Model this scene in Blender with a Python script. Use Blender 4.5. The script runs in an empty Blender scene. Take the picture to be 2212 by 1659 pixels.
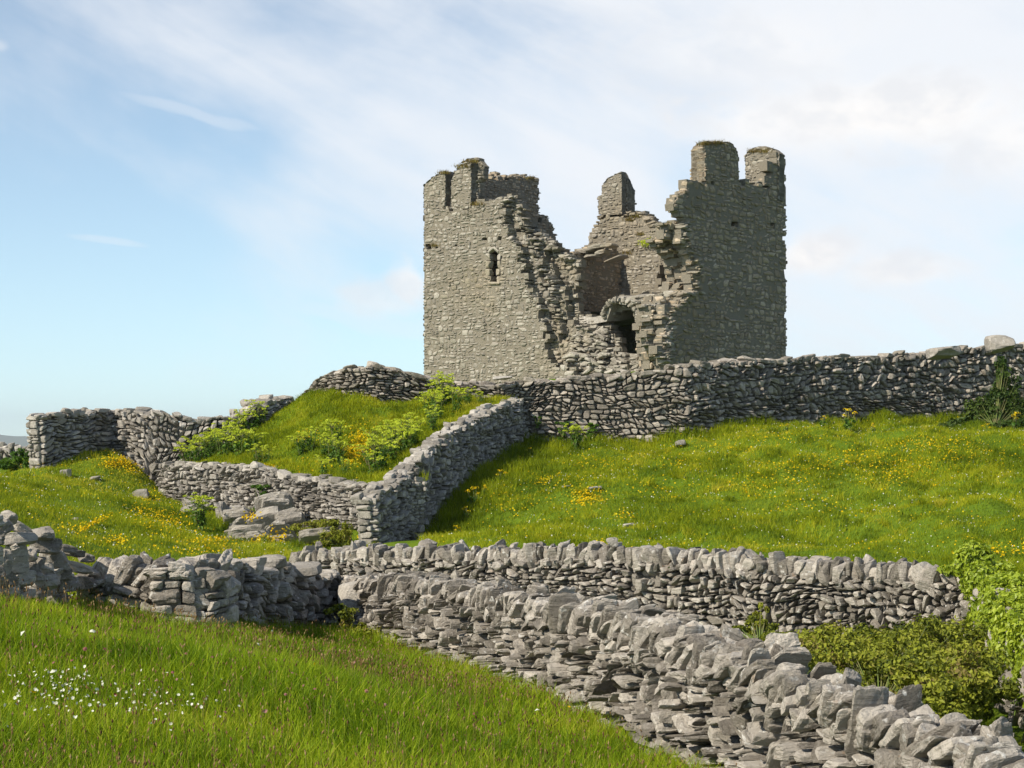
import bpy, math
import numpy as np
from math import radians
RS = np.random.RandomState(7)
# ------------------------------------------------------------------ camera
scn = bpy.context.scene
COL = scn.collection
F, CX, HY = 3600.0, 1106.0, 958.0          # focal length, centre and horizon on a 2212 x 1659 picture
cam = bpy.data.cameras.new("camera")
cam.sensor_fit = 'HORIZONTAL'; cam.sensor_width = 36.0
cam.lens = 36.0 * F / 2212.0
cam.shift_y = (HY - 829.5) / 2212.0
cam.clip_start = 0.1; cam.clip_end = 60000
camo = bpy.data.objects.new("camera", cam); COL.objects.link(camo)
camo.location = (0, 0, 0); camo.rotation_euler = (radians(90), 0, 0)
scn.camera = camo
# ------------------------------------------------------------------ sun, sky, exposure
SUN_EL = radians(38)
SDIR = np.array([-0.78, -0.62]); SDIR /= np.linalg.norm(SDIR)   # horizontal direction towards the sun
sun = bpy.data.lights.new("sun", 'SUN'); sun.energy = 5.0; sun.angle = radians(0.5); sun.color = (1.0, 0.905, 0.755)
suno = bpy.data.objects.new("sun", sun); COL.objects.link(suno)
from mathutils import Vector
suno.rotation_euler = Vector((SDIR[0]*math.cos(SUN_EL), SDIR[1]*math.cos(SUN_EL), math.sin(SUN_EL))).to_track_quat('Z', 'Y').to_euler()
world = bpy.data.worlds.new("World"); scn.world = world; world.use_nodes = True
scn.view_settings.view_transform = 'Standard'; scn.view_settings.look = 'None'
scn.view_settings.exposure = 0.42; scn.view_settings.gamma = 1.0

def N(nt, typ, **kw):
    n = nt.nodes.new(typ)
    for k, v in kw.items():
        if k.startswith('i_'):
            key = k[2:]
            n.inputs[int(key) if key.isdigit() else key].default_value = v
        else: setattr(n, k, v)
    return n
def mathn(nt, op, a, b=None, c=None, clamp=False):
    n = nt.nodes.new('ShaderNodeMath'); n.operation = op; n.use_clamp = clamp
    for i, v in enumerate((a, b, c)):
        if v is None: continue
        if isinstance(v, (int, float)): n.inputs[i].default_value = v
        else: nt.links.new(v, n.inputs[i])
    return n.outputs[0]
def maprange(nt, v, a, b, c=0.0, d=1.0, smooth=True):
    n = nt.nodes.new('ShaderNodeMapRange'); n.interpolation_type = 'SMOOTHSTEP' if smooth else 'LINEAR'
    nt.links.new(v, n.inputs[0])
    for i, x in zip((1, 2, 3, 4), (a, b, c, d)): n.inputs[i].default_value = x
    return n.outputs[0]
def mixc(nt, f, a, b, mode='MIX'):
    n = nt.nodes.new('ShaderNodeMix'); n.data_type = 'RGBA'; n.blend_type = mode
    for s, v in ((n.inputs[0], f), (n.inputs[6], a), (n.inputs[7], b)):
        if isinstance(v, (int, float)): s.default_value = v
        elif isinstance(v, tuple): s.default_value = (*v, 1.0)
        else: nt.links.new(v, s)
    return n.outputs[2]

def build_world():
    nt = world.node_tree; nt.nodes.clear()
    out = N(nt, 'ShaderNodeOutputWorld'); bg = N(nt, 'ShaderNodeBackground')
    nt.links.new(bg.outputs[0], out.inputs[0])
    bg.inputs[1].default_value = 0.097
    tc = N(nt, 'ShaderNodeTexCoord')
    sep = N(nt, 'ShaderNodeSeparateXYZ'); nt.links.new(tc.outputs['Generated'], sep.inputs[0])
    x, y, z = sep.outputs
    sky = N(nt, 'ShaderNodeTexSky', sky_type='NISHITA'); sky.sun_disc = False
    sky.sun_elevation = SUN_EL; sky.sun_rotation = math.atan2(SDIR[0], SDIR[1])
    sky.air_density = 1.0; sky.dust_density = 0.6; sky.ozone_density = 2.2
    up = N(nt, 'ShaderNodeCombineXYZ')                       # look a little higher into the sky model: clean sea air
    nt.links.new(x, up.inputs[0]); nt.links.new(y, up.inputs[1])
    nt.links.new(mathn(nt, 'ADD', mathn(nt, 'MULTIPLY', z, 0.95), 0.06), up.inputs[2])
    nrm = N(nt, 'ShaderNodeVectorMath', operation='NORMALIZE'); nt.links.new(up.outputs[0], nrm.inputs[0])
    nt.links.new(nrm.outputs[0], sky.inputs[0])
    # azimuth / elevation in radians: clouds live on the sky sphere
    az = mathn(nt, 'ARCTAN2', x, y); el = mathn(nt, 'ARCSINE', z)
    v = N(nt, 'ShaderNodeCombineXYZ'); nt.links.new(az, v.inputs[0]); nt.links.new(el, v.inputs[1])
    def fbm(scale, sx, sy, rot, detail=6, rough=.55, dist=0.0, off=0.0):
        m = N(nt, 'ShaderNodeMapping'); m.inputs['Rotation'].default_value = (0, 0, rot)
        m2 = N(nt, 'ShaderNodeMapping'); m2.inputs['Scale'].default_value = (sx, sy, 1); m2.inputs['Location'].default_value = (off, off*.7, off*.3)
        nt.links.new(v.outputs[0], m.inputs[0]); nt.links.new(m.outputs[0], m2.inputs[0])
        n = N(nt, 'ShaderNodeTexNoise'); n.inputs['Scale'].default_value = scale; n.inputs['Detail'].default_value = detail
        n.inputs['Roughness'].default_value = rough; n.inputs['Distortion'].default_value = dist
        nt.links.new(m2.outputs[0], n.inputs['Vector']); return n.outputs[0]
    broad = fbm(1.0, 5.5, 9, radians(20), 6, .5, .3, 3.1)
    wisp = fbm(1.0, 7, 34, radians(24), 8, .6, .4, 7.7)
    a1 = maprange(nt, az, -0.30, 0.20, -0.32, 0.10, False)          # cloudier towards the right
    a2 = maprange(nt, el, 0.05, 0.22, -0.06, 0.12, False)
    s = mathn(nt, 'ADD', mathn(nt, 'ADD', mathn(nt, 'MULTIPLY', broad, 0.92), mathn(nt, 'MULTIPLY', wisp, 0.28)), mathn(nt, 'ADD', a1, a2))
    veil = maprange(nt, s, 0.32, .84, 0.10, 0.95)
    def streak(px, py, rot, L, W, k):
        ca, ce = (px - CX) / F, (HY - py) / F
        da = mathn(nt, 'SUBTRACT', az, ca); de = mathn(nt, 'SUBTRACT', el, ce)
        c_, s_ = math.cos(rot), math.sin(rot)
        u = mathn(nt, 'ADD', mathn(nt, 'MULTIPLY', da, c_/L), mathn(nt, 'MULTIPLY', de, s_/L))
        w = mathn(nt, 'ADD', mathn(nt, 'MULTIPLY', da, -s_/W), mathn(nt, 'MULTIPLY', de, c_/W))
        w = mathn(nt, 'ADD', w, mathn(nt, 'MULTIPLY', mathn(nt, 'SUBTRACT', wisp, .5), 3.2))
        r = mathn(nt, 'ADD', mathn(nt, 'MULTIPLY', u, u), mathn(nt, 'MULTIPLY', w, w))
        return mathn(nt, 'MULTIPLY', maprange(nt, r, 0.0, 1.0, 1.0, 0.0), k)
    hi = mathn(nt, 'MULTIPLY', maprange(nt, el, 0.30, 0.55, 1.0, 0.15), maprange(nt, mathn(nt, 'ABSOLUTE', az), 0.6, 1.4, 1.0, 0.3))
    tot = veil
    for a in ((420, 272, radians(-12), .062, .0058, .40), (250, 533, radians(-6), .032, .0034, .35),
              (430, 100, radians(-38), .07, .008, .22), (820, 690, radians(-8), .10, .010, .35)):
        tot = mathn(nt, 'MAXIMUM', tot, streak(*a))
    puff = fbm(1.0, 26, 38, 0, 8, .55, .2, 1.3)
    def cumulus(px, py, rx, ry, k):
        ca, ce = (px - CX) / F, (HY - py) / F
        da = mathn(nt, 'MULTIPLY', mathn(nt, 'SUBTRACT', az, ca), 1/rx); de = mathn(nt, 'MULTIPLY', mathn(nt, 'SUBTRACT', el, ce), 1/ry)
        r = mathn(nt, 'SQRT', mathn(nt, 'ADD', mathn(nt, 'MULTIPLY', da, da), mathn(nt, 'MULTIPLY', de, de)))
        r = mathn(nt, 'ADD', r, mathn(nt, 'MULTIPLY', mathn(nt, 'SUBTRACT', puff, .5), 2.2))
        return mathn(nt, 'MULTIPLY', maprange(nt, r, 0.25, 1.1, 1.0, 0.0), k)
    cum = None
    for a in ((1745, 560, .034, .016, 1.), (1930, 595, .045, .012, .8), (885, 615, .016, .020, .8), (840, 650, .036, .013, .55),
              (1900, 275, .13, .028, 1.), (1640, 285, .06, .022, .8), (2150, 330, .06, .03, .7), (1560, 130, .12, .03, .5), (30, 150, .010, .005, .3)):
        c = cumulus(*a); cum = c if cum is None else mathn(nt, 'MAXIMUM', cum, c)
    low = maprange(nt, el, 0.0, 0.5, 1.0, 0.0)
    base = mixc(nt, 1.0, sky.outputs[0], mixc(nt, low, (1.0, 1.0, 1.0), (1.62, 1.66, 1.50)), 'MULTIPLY')
    tot = mathn(nt, 'MULTIPLY', tot, hi)
    col = mixc(nt, tot, base, (7.25, 7.45, 7.75))
    shade = maprange(nt, puff, .35, .65, 0, 1)
    ccol = mixc(nt, shade, (6.9, 7.0, 7.2), (8.3, 8.1, 7.9))
    col = mixc(nt, cum, col, ccol)
    nt.links.new(col, bg.inputs[0])
build_world()

# ------------------------------------------------------------------ helpers
def at(px, py, D): return np.array([D*(px-CX)/F, D, -D*(py-HY)/F])
def X_(px, D): return D*(px-CX)/F
def Z_(py, D): return -D*(py-HY)/F

class SineNoise:
    def __init__(s, seed, dim, k=24, scale=1.0):
        r = np.random.RandomState(seed); d = r.normal(size=(k, dim)); s.w = d*scale; s.p = r.uniform(0, 6.28, k); s.k = k
    def __call__(s, P): return np.sin(P @ s.w.T + s.p).sum(1) / math.sqrt(s.k*0.5)

def mesh_obj(name, V, loops, starts, totals, mat, attrs=None, parent=None, smooth=False):
    me = bpy.data.meshes.new(name)
    me.vertices.add(len(V)); me.vertices.foreach_set('co', np.asarray(V, np.float32).ravel())
    me.loops.add(len(loops)); me.loops.foreach_set('vertex_index', np.asarray(loops, np.int32))
    me.polygons.add(len(starts)); me.polygons.foreach_set('loop_start', np.asarray(starts, np.int32))
    try: me.polygons.foreach_set('loop_total', np.asarray(totals, np.int32))
    except Exception: pass
    for k, (typ, arr) in (attrs or {}).items():
        a = me.attributes.new(k, typ, 'POINT')
        a.data.foreach_set('vector' if typ == 'FLOAT_VECTOR' else 'value', np.asarray(arr, np.float32).ravel())
    me.update(calc_edges=True)
    me.polygons.foreach_set('use_smooth', np.full(len(starts), bool(smooth)))
    me.materials.append(mat)
    o = bpy.data.objects.new(name, me); COL.objects.link(o)
    if parent is not None: o.parent = parent
    return o
def quads_obj(name, V, Q, mat, attrs=None, parent=None, smooth=False):
    Q = np.asarray(Q); k = Q.shape[1]; n = len(Q)
    return mesh_obj(name, V, Q.ravel(), np.arange(n)*k, np.full(n, k), mat, attrs, parent, smooth)
def tag(o, label=None, cat=None, group=None, kind=None):
    if label: o['label'] = label
    if cat: o['category'] = cat
    if group: o['group'] = group
    if kind: o['kind'] = kind
    return o
def empty(name, loc=(0, 0, 0)):
    o = bpy.data.objects.new(name, None); COL.objects.link(o); o.location = [float(c) for c in loc]; o.empty_display_size = .2
    return o

# ---- stone shapes
_cache = {}
def cube_sphere(n):
    if n in _cache: return _cache[n]
    g = np.linspace(-1, 1, n+1); g = np.tan(g*math.pi/4*.92)/math.tan(math.pi/4*.92)
    idx, P, Q = {}, [], []
    for ax in range(3):
        for sgn in (-1, 1):
            ids = np.zeros((n+1, n+1), int)
            for i in range(n+1):
                for j in range(n+1):
                    c = [0, 0, 0]; c[ax] = sgn; c[(ax+1) % 3] = g[i]; c[(ax+2) % 3] = g[j]
                    k = tuple(round(t, 5) for t in c)
                    if k not in idx: idx[k] = len(P); P.append(c)
                    ids[i, j] = idx[k]
            for i in range(n):
                for j in range(n):
                    q = [ids[i, j], ids[i+1, j], ids[i+1, j+1], ids[i, j+1]]
                    Q.append(q if sgn > 0 else q[::-1])
    _cache[n] = (np.array(P, float), np.array(Q)); return _cache[n]
_var = {}
def variants(n, style='block'):
    if (n, style) in _var: return _var[(n, style)]
    P, Q = cube_sphere(n); out = []
    for s in range(28 if n < 8 else 40):
        r = np.random.RandomState(100+s + (0 if style == 'block' else 500))
        d = P/np.linalg.norm(P, axis=1)[:, None]
        k = r.uniform(5, 14) if style == 'block' else r.uniform(2.4, 4.2)
        q = d * ((np.abs(d)**k).sum(1)**(-1/k))[:, None]
        for _ in range(r.randint(6, 11)):
            nn = r.normal(size=3); nn /= np.linalg.norm(nn)
            h = (q@nn).max()*r.uniform(.60, .92)
            q = q - np.maximum(0, q@nn-h)[:, None]*nn
        if n >= 5:
            q += d*(SineNoise(s, 3, 14, 3.0)(q)*.026)[:, None]
        if n >= 8:
            q += d*(SineNoise(s+50, 3, 20, 8.0)(q)*.018)[:, None]
            ax = r.normal(size=3)*np.array([.25, 1, .25]); ax /= np.linalg.norm(ax)
            t = q@ax*r.uniform(4, 7)+r.uniform(0, 6)+SineNoise(s+9, 3, 6, 1.2)(q)*.6
            q += d*(-.06*np.maximum(0, np.sin(t)-.55)/.45)[:, None]   # bedding clefts
        q /= np.abs(q).max(0)
        out.append(q)
    _var[(n, style)] = (out, Q); return _var[(n, style)]

class Batch:
    """Collects stones of one resolution and links them as ONE mesh."""
    def __init__(s, n, style='block'): s.n, s.style, s.V, s.R, s.S = n, style, [], [], []; s.vars, s.Q = variants(n, style)
    def pick(s, rs): return s.vars[rs.randint(len(s.vars))]
    def add(s, W, rnd, sc): s.V.append(W); s.R.append(np.full(len(W), rnd)); s.S.append(sc)
    def add_box(s, rs, C, ax, ay, az, rnd=None, flip=True):
        q = s.pick(rs).copy()
        if flip: q = q*rs.choice([-1, 1], 1)
        C, ax, ay, az = map(np.asarray, (C, ax, ay, az))
        if np.dot(np.cross(ax, ay), az) < 0: az = -az
        if (q is not None) and flip:
            pass
        W = C + q[:, :1]*ax + q[:, 1:2]*ay + q[:, 2:3]*az
        sz = np.array([np.linalg.norm(ax), np.linalg.norm(ay), np.linalg.norm(az)])
        s.add(W, rs.uniform() if rnd is None else rnd, q*sz + rs.uniform(-50, 50, 3))
    def arrays(s):
        V = np.concatenate(s.V); nv = len(s.V[0]); k = len(s.V)
        Q = (s.Q[None] + (np.arange(k)*nv)[:, None, None]).reshape(-1, 4)
        return V, Q, np.concatenate(s.R), np.concatenate(s.S)
    def build(s, name, mat, parent=None, extra=None, smooth=False):
        V, Q, R, S = s.arrays()
        if extra is not None:
            eV, eQ = extra
            Q = np.concatenate([Q, np.asarray(eQ)+len(V)]); V = np.concatenate([V, eV])
            R = np.concatenate([R, np.full(len(eV), .25)]); S = np.concatenate([S, eV])
        return quads_obj(name, V, Q, mat, {'rnd': ('FLOAT', R), 'sc': ('FLOAT_VECTOR', S)}, parent, smooth)
BOXQ = np.array([[0, 3, 2, 1], [4, 5, 6, 7], [0, 1, 5, 4], [1, 2, 6, 5], [2, 3, 7, 6], [3, 0, 4, 7]])

# ---- irregular packing of a face into stone cells
def pack(L, H, area, rs, band=0.42, amin=.8, amax=3.4, tilt=.10, vert=.16, hv=(1.2, 2.8)):
    """cells: list of 4x2 arrays (bl, br, tr, tl) that fill the L x H face"""
    cells = []
    ys = [0.0]
    while ys[-1] < H-band*.6: ys.append(ys[-1]+band*rs.uniform(.65, 1.35))
    ys[-1] = H if len(ys) > 1 else 0
    if len(ys) == 1: ys = [0, H]
    stack = [np.array([[0, a], [L, a], [L, b], [0, b]], float) for a, b in zip(ys[:-1], ys[1:])]
    while stack:
        q = stack.pop()
        w = (np.linalg.norm(q[1]-q[0])+np.linalg.norm(q[2]-q[3]))/2; h = (np.linalg.norm(q[3]-q[0])+np.linalg.norm(q[2]-q[1]))/2
        if w*h < area*rs.uniform(.55, 2.4):
            asp = w/h
            if amin <= asp <= amax or rs.uniform() < vert: cells.append(q); continue
        if w > h*rs.uniform(*hv):
            if w > 3*h: t = rs.uniform(.38, .62)
            else: t = rs.uniform(.3, .7)
            dt = rs.normal()*tilt*h/w*1.3
            t0, t1 = np.clip([t-dt, t+dt], .15, .85)
            p0 = q[0]*(1-t0)+q[1]*t0; p1 = q[3]*(1-t1)+q[2]*t1
            stack += [np.array([q[0], p0, p1, q[3]]), np.array([p0, q[1], q[2], p1])]
        else:
            t = rs.uniform(.3, .7); dt = rs.normal()*tilt
            t0, t1 = np.clip([t-dt, t+dt], .18, .82)
            p0 = q[0]*(1-t0)+q[3]*t0; p1 = q[1]*(1-t1)+q[2]*t1
            stack += [np.array([q[0], q[1], p1, p0]), np.array([p0, p1, q[2], q[3]])]
    return cells
def cell_map(cell, x, y, gap):
    c = cell.mean(0); w = max(np.linalg.norm(cell[1]-cell[0]), .02); h = max(np.linalg.norm(cell[3]-cell[0]), .02)
    gx, gy = max(.3, 1-gap/w), max(.3, 1-gap/h)
    s, t = (x*gx+1)/2, (y*gy+1)/2
    return (cell[0]*((1-s)*(1-t))[:, None] + cell[1]*(s*(1-t))[:, None] + cell[2]*(s*t)[:, None] + cell[3]*((1-s)*t)[:, None])

def in_poly(P, poly):
    P = np.atleast_2d(P); x, y = P[:, 0], P[:, 1]; r = np.zeros(len(P), bool); n = len(poly)
    for i in range(n):
        x1, y1 = poly[i]; x2, y2 = poly[(i+1) % n]
        if y1 == y2: continue
        c = ((y1 > y) != (y2 > y)) & (x < (x2-x1)*(y-y1)/(y2-y1)+x1)
        r ^= c
    return r

# ------------------------------------------------------------------ materials
def new_mat(name):
    m = bpy.data.materials.new(name); m.use_nodes = True; nt = m.node_tree; nt.nodes.clear()
    out = N(nt, 'ShaderNodeOutputMaterial'); return m, nt, out
def rock_mat(name, dark, mid, light, lichen=.35, bump=.35, scale=1.0, warm=None, rust=0.0, moss=0.0, vary=.6):
    m, nt, out = new_mat(name)
    b = N(nt, 'ShaderNodeBsdfPrincipled'); b.inputs['Roughness'].default_value = .92; b.inputs['Specular IOR Level'].default_value = .2
    nt.links.new(b.outputs[0], out.inputs[0])
    rn = N(nt, 'ShaderNodeAttribute', attribute_name='rnd'); sc = N(nt, 'ShaderNodeAttribute', attribute_name='sc')
    geo = N(nt, 'ShaderNodeNewGeometry')
    def noise(vec, s, d=5, r=.6, dist=0.):
        n = N(nt, 'ShaderNodeTexNoise'); n.inputs['Scale'].default_value = s; n.inputs['Detail'].default_value = d
        n.inputs['Roughness'].default_value = r; n.inputs['Distortion'].default_value = dist
        nt.links.new(vec, n.inputs['Vector']); return n.outputs[0]
    big = noise(geo.outputs['Position'], .6, 4)
    mot = noise(sc.outputs['Vector'], 9*scale, 7, .65)
    mp = N(nt, 'ShaderNodeMapping'); mp.inputs['Scale'].default_value = (3.5, 26, 3.5); nt.links.new(sc.outputs['Vector'], mp.inputs[0])
    strata = noise(mp.outputs[0], 1.0*scale, 5, .65, .15)
    t = mathn(nt, 'ADD', mathn(nt, 'MULTIPLY', rn.outputs['Fac'], vary), mathn(nt, 'MULTIPLY', mot, .55))
    t = mathn(nt, 'ADD', t, mathn(nt, 'MULTIPLY', mathn(nt, 'SUBTRACT', big, .5), .5))
    ramp = N(nt, 'ShaderNodeValToRGB'); nt.links.new(t, ramp.inputs[0])
    e = ramp.color_ramp.elements; e[0].position = .18; e[0].color = (*dark, 1); e[1].position = .92; e[1].color = (*light, 1)
    k = e.new(.55); k.color = (*mid, 1)
    col = ramp.outputs[0]
    col = mixc(nt, mathn(nt, 'MULTIPLY', maprange(nt, strata, .50, .66), .45), col, dark)
    fine = noise(sc.outputs['Vector'], 42*scale, 6, .75)
    col = mixc(nt, maprange(nt, fine, .35, .65, 0., .32, False), col, light)
    if warm:
        wn = noise(geo.outputs['Position'], .35, 3)
        col = mixc(nt, mathn(nt, 'MULTIPLY', maprange(nt, wn, .5, .62), .6), col, warm)
    if rust:
        c = maprange(nt, noise(sc.outputs['Vector'], 5, 3), .66, .72)
        col = mixc(nt, mathn(nt, 'MULTIPLY', c, rust), col, (.42, .20, .06))
    li = noise(sc.outputs['Vector'], 14*scale, 4, .5); li2 = noise(geo.outputs['Position'], 1.6, 3)
    lf = mathn(nt, 'MULTIPLY', maprange(nt, li, .58, .66), maprange(nt, li2, .40, .60))
    col = mixc(nt, mathn(nt, 'MULTIPLY', lf, lichen), col, (.62, .61, .57))
    if moss:
        mo = mathn(nt, 'MULTIPLY', maprange(nt, noise(geo.outputs['Position'], .9, 5, .65), .5, .6), moss)
        col = mixc(nt, mo, col, (.10, .11, .045))
    nt.links.new(col, b.inputs['Base Color'])
    h = mathn(nt, 'ADD', mathn(nt, 'MULTIPLY', noise(sc.outputs['Vector'], 28*scale, 8, .7), .6), mathn(nt, 'MULTIPLY', strata, 1.0))
    h = mathn(nt, 'ADD', h, mathn(nt, 'MULTIPLY', mot, .9))
    bp = N(nt, 'ShaderNodeBump'); bp.inputs['Strength'].default_value = min(1, bump*1.6); bp.inputs['Distance'].default_value = .05
    nt.links.new(h, bp.inputs['Height']); nt.links.new(bp.outputs[0], b.inputs['Normal'])
    return m
def leaf_mat(name, cols, trans=.35, gloss=.0, patch=0.0, pscale=.5):
    """foliage: colour per leaf from the attribute rnd, light coming through"""
    m, nt, out = new_mat(name)
    rn = N(nt, 'ShaderNodeAttribute', attribute_name='rnd'); geo = N(nt, 'ShaderNodeNewGeometry')
    f = rn.outputs['Fac']
    if patch:
        n = N(nt, 'ShaderNodeTexNoise'); n.inputs['Scale'].default_value = pscale; n.inputs['Detail'].default_value = 4
        nt.links.new(geo.outputs['Position'], n.inputs['Vector'])
        f = mathn(nt, 'ADD', f, mathn(nt, 'MULTIPLY', mathn(nt, 'SUBTRACT', n.outputs[0], .5), patch))
    ramp = N(nt, 'ShaderNodeValToRGB'); nt.links.new(f, ramp.inputs[0])
    e = ramp.color_ramp.elements
    e[0].position = 0; e[0].color = (*cols[0], 1); e[1].position = 1; e[1].color = (*cols[-1], 1)
    for i, c in enumerate(cols[1:-1]): e.new((i+1)/(len(cols)-1)).color = (*c, 1)
    d = N(nt, 'ShaderNodeBsdfPrincipled'); d.inputs['Roughness'].default_value = .55 if gloss else .8; d.inputs['Specular IOR Level'].default_value = gloss
    tr = N(nt, 'ShaderNodeBsdfTranslucent'); mx = N(nt, 'ShaderNodeMixShader'); mx.inputs[0].default_value = trans
    nt.links.new(ramp.outputs[0], d.inputs['Base Color'])
    tcol = mixc(nt, 1.0, ramp.outputs[0], (1.25, 1.2, .6), 'MULTIPLY')
    nt.links.new(tcol, tr.inputs[0])
    nt.links.new(d.outputs[0], mx.inputs[1]); nt.links.new(tr.outputs[0], mx.inputs[2]); nt.links.new(mx.outputs[0], out.inputs[0])
    return m
def plain_mat(name, c1, c2=None, scale=3., rough=.9):
    m, nt, out = new_mat(name)
    b = N(nt, 'ShaderNodeBsdfPrincipled'); b.inputs['Roughness'].default_value = rough; b.inputs['Specular IOR Level'].default_value = .2
    nt.links.new(b.outputs[0], out.inputs[0])
    geo = N(nt, 'ShaderNodeNewGeometry'); n = N(nt, 'ShaderNodeTexNoise'); n.inputs['Scale'].default_value = scale; n.inputs['Detail'].default_value = 6
    nt.links.new(geo.outputs['Position'], n.inputs['Vector'])
    nt.links.new(mixc(nt, maprange(nt, n.outputs[0], .35, .65), c1, c2 or c1), b.inputs['Base Color'])
    return m
M = {}
M['rock'] = rock_mat('limestone', (.07, .061, .050), (.205, .184, .155), (.43, .395, .345), .8, .5, 1.0, None, .2, .06, .8)
M['rock_far'] = rock_mat('limestone_far', (.10, .09, .075), (.25, .23, .198), (.45, .42, .375), .5, .45, 1.0, None, .15)
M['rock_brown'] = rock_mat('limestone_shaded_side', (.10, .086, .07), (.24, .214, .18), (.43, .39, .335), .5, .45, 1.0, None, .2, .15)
M['tower'] = rock_mat('tower_stone', (.135, .12, .096), (.25, .228, .188), (.39, .362, .308), .5, .45, 1.4, (.29, .24, .165), .1, .18, .7)
M['tower_shaded'] = rock_mat('shaded_weathered_tower_stone', (.19, .145, .098), (.33, .265, .19), (.48, .40, .30), .6, .35, 1.4, (.24, .19, .12), .0, .25, .6)  # stone of the shaded faces: mossy, with warmth painted in against blue shade
M['mortar'] = rock_mat('lime_mortar', (.15, .13, .10), (.225, .20, .155), (.31, .28, .22), .2, .6, 3.)
M['pale'] = rock_mat('pale_limestone', (.19, .172, .145), (.33, .305, .265), (.48, .45, .40), .7, .6)
M['grass'] = leaf_mat('meadow_grass', [(.08, .15, .005), (.19, .29, .009), (.31, .39, .016), (.46, .44, .06)], .4, .12, .7, .35)
M['field'] = leaf_mat('pasture_grass', [(.08, .13, .006), (.215, .27, .010), (.35, .38, .014), (.48, .43, .05)], .4, .1, 1.25, .6)
M['seed'] = leaf_mat('seed_heads', [(.09, .055, .025), (.22, .13, .06), (.36, .27, .13)], .2)
M['yellow'] = leaf_mat('yellow_petals', [(.55, .38, .01), (.70, .45, .01), (.62, .55, .03)], .3)
M['white'] = leaf_mat('white_petals', [(.50, .52, .40), (.68, .68, .62)], .2)
M['pink'] = leaf_mat('pink_petals', [(.22, .08, .08), (.32, .18, .16)], .2)
M['umbel'] = leaf_mat('umbel_flowers', [(.30, .40, .03), (.48, .56, .05), (.62, .66, .10)], .35)
M['leaf'] = leaf_mat('green_leaves', [(.03, .08, .008), (.07, .15, .012), (.13, .23, .02)], .35, .3)
M['bramble'] = leaf_mat('bramble_leaves', [(.04, .06, .010), (.12, .145, .015), (.29, .32, .03), (.18, .14, .05)], .3, .2, .9, 1.2)
M['ivy'] = leaf_mat('ivy_leaves', [(.09, .15, .006), (.23, .31, .010), (.40, .47, .035)], .35, .6)
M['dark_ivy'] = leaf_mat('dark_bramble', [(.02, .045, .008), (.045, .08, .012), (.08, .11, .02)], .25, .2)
M['stem'] = plain_mat('plant_stems', (.10, .16, .03), (.16, .15, .06))
M['drygrass'] = leaf_mat('dry_wall_grass', [(.13, .09, .035), (.24, .18, .07), (.20, .20, .05)], .3)

def ground_mat(name, cols, bump=.5):
    m, nt, out = new_mat(name)
    b = N(nt, 'ShaderNodeBsdfPrincipled'); b.inputs['Roughness'].default_value = 1.0; b.inputs['Specular IOR Level'].default_value = .05
    nt.links.new(b.outputs[0], out.inputs[0])
    geo = N(nt, 'ShaderNodeNewGeometry')
    def noise(s, d=6, r=.6):
        n = N(nt, 'ShaderNodeTexNoise'); n.inputs['Scale'].default_value = s; n.inputs['Detail'].default_value = d; n.inputs['Roughness'].default_value = r
        nt.links.new(geo.outputs['Position'], n.inputs['Vector']); return n.outputs[0]
    t = mathn(nt, 'ADD', mathn(nt, 'MULTIPLY', noise(.35, 4), .6), mathn(nt, 'MULTIPLY', noise(7), .45))
    ramp = N(nt, 'ShaderNodeValToRGB'); nt.links.new(t, ramp.inputs[0]); e = ramp.color_ramp.elements
    e[0].position = .3; e[0].color = (*cols[0], 1); e[1].position = .75; e[1].color = (*cols[-1], 1)
    for i, c in enumerate(cols[1:-1]): e.new(.3+.45*(i+1)/(len(cols)-1)).color = (*c, 1)
    nt.links.new(ramp.outputs[0], b.inputs['Base Color'])
    bp = N(nt, 'ShaderNodeBump'); bp.inputs['Strength'].default_value = bump; bp.inputs['Distance'].default_value = .08
    nt.links.new(noise(12, 8, .75), bp.inputs['Height']); nt.links.new(bp.outputs[0], b.inputs['Normal'])
    return m
M['ground'] = ground_mat('turf', [(.05, .09, .010), (.10, .16, .012), (.15, .20, .018)])

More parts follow.
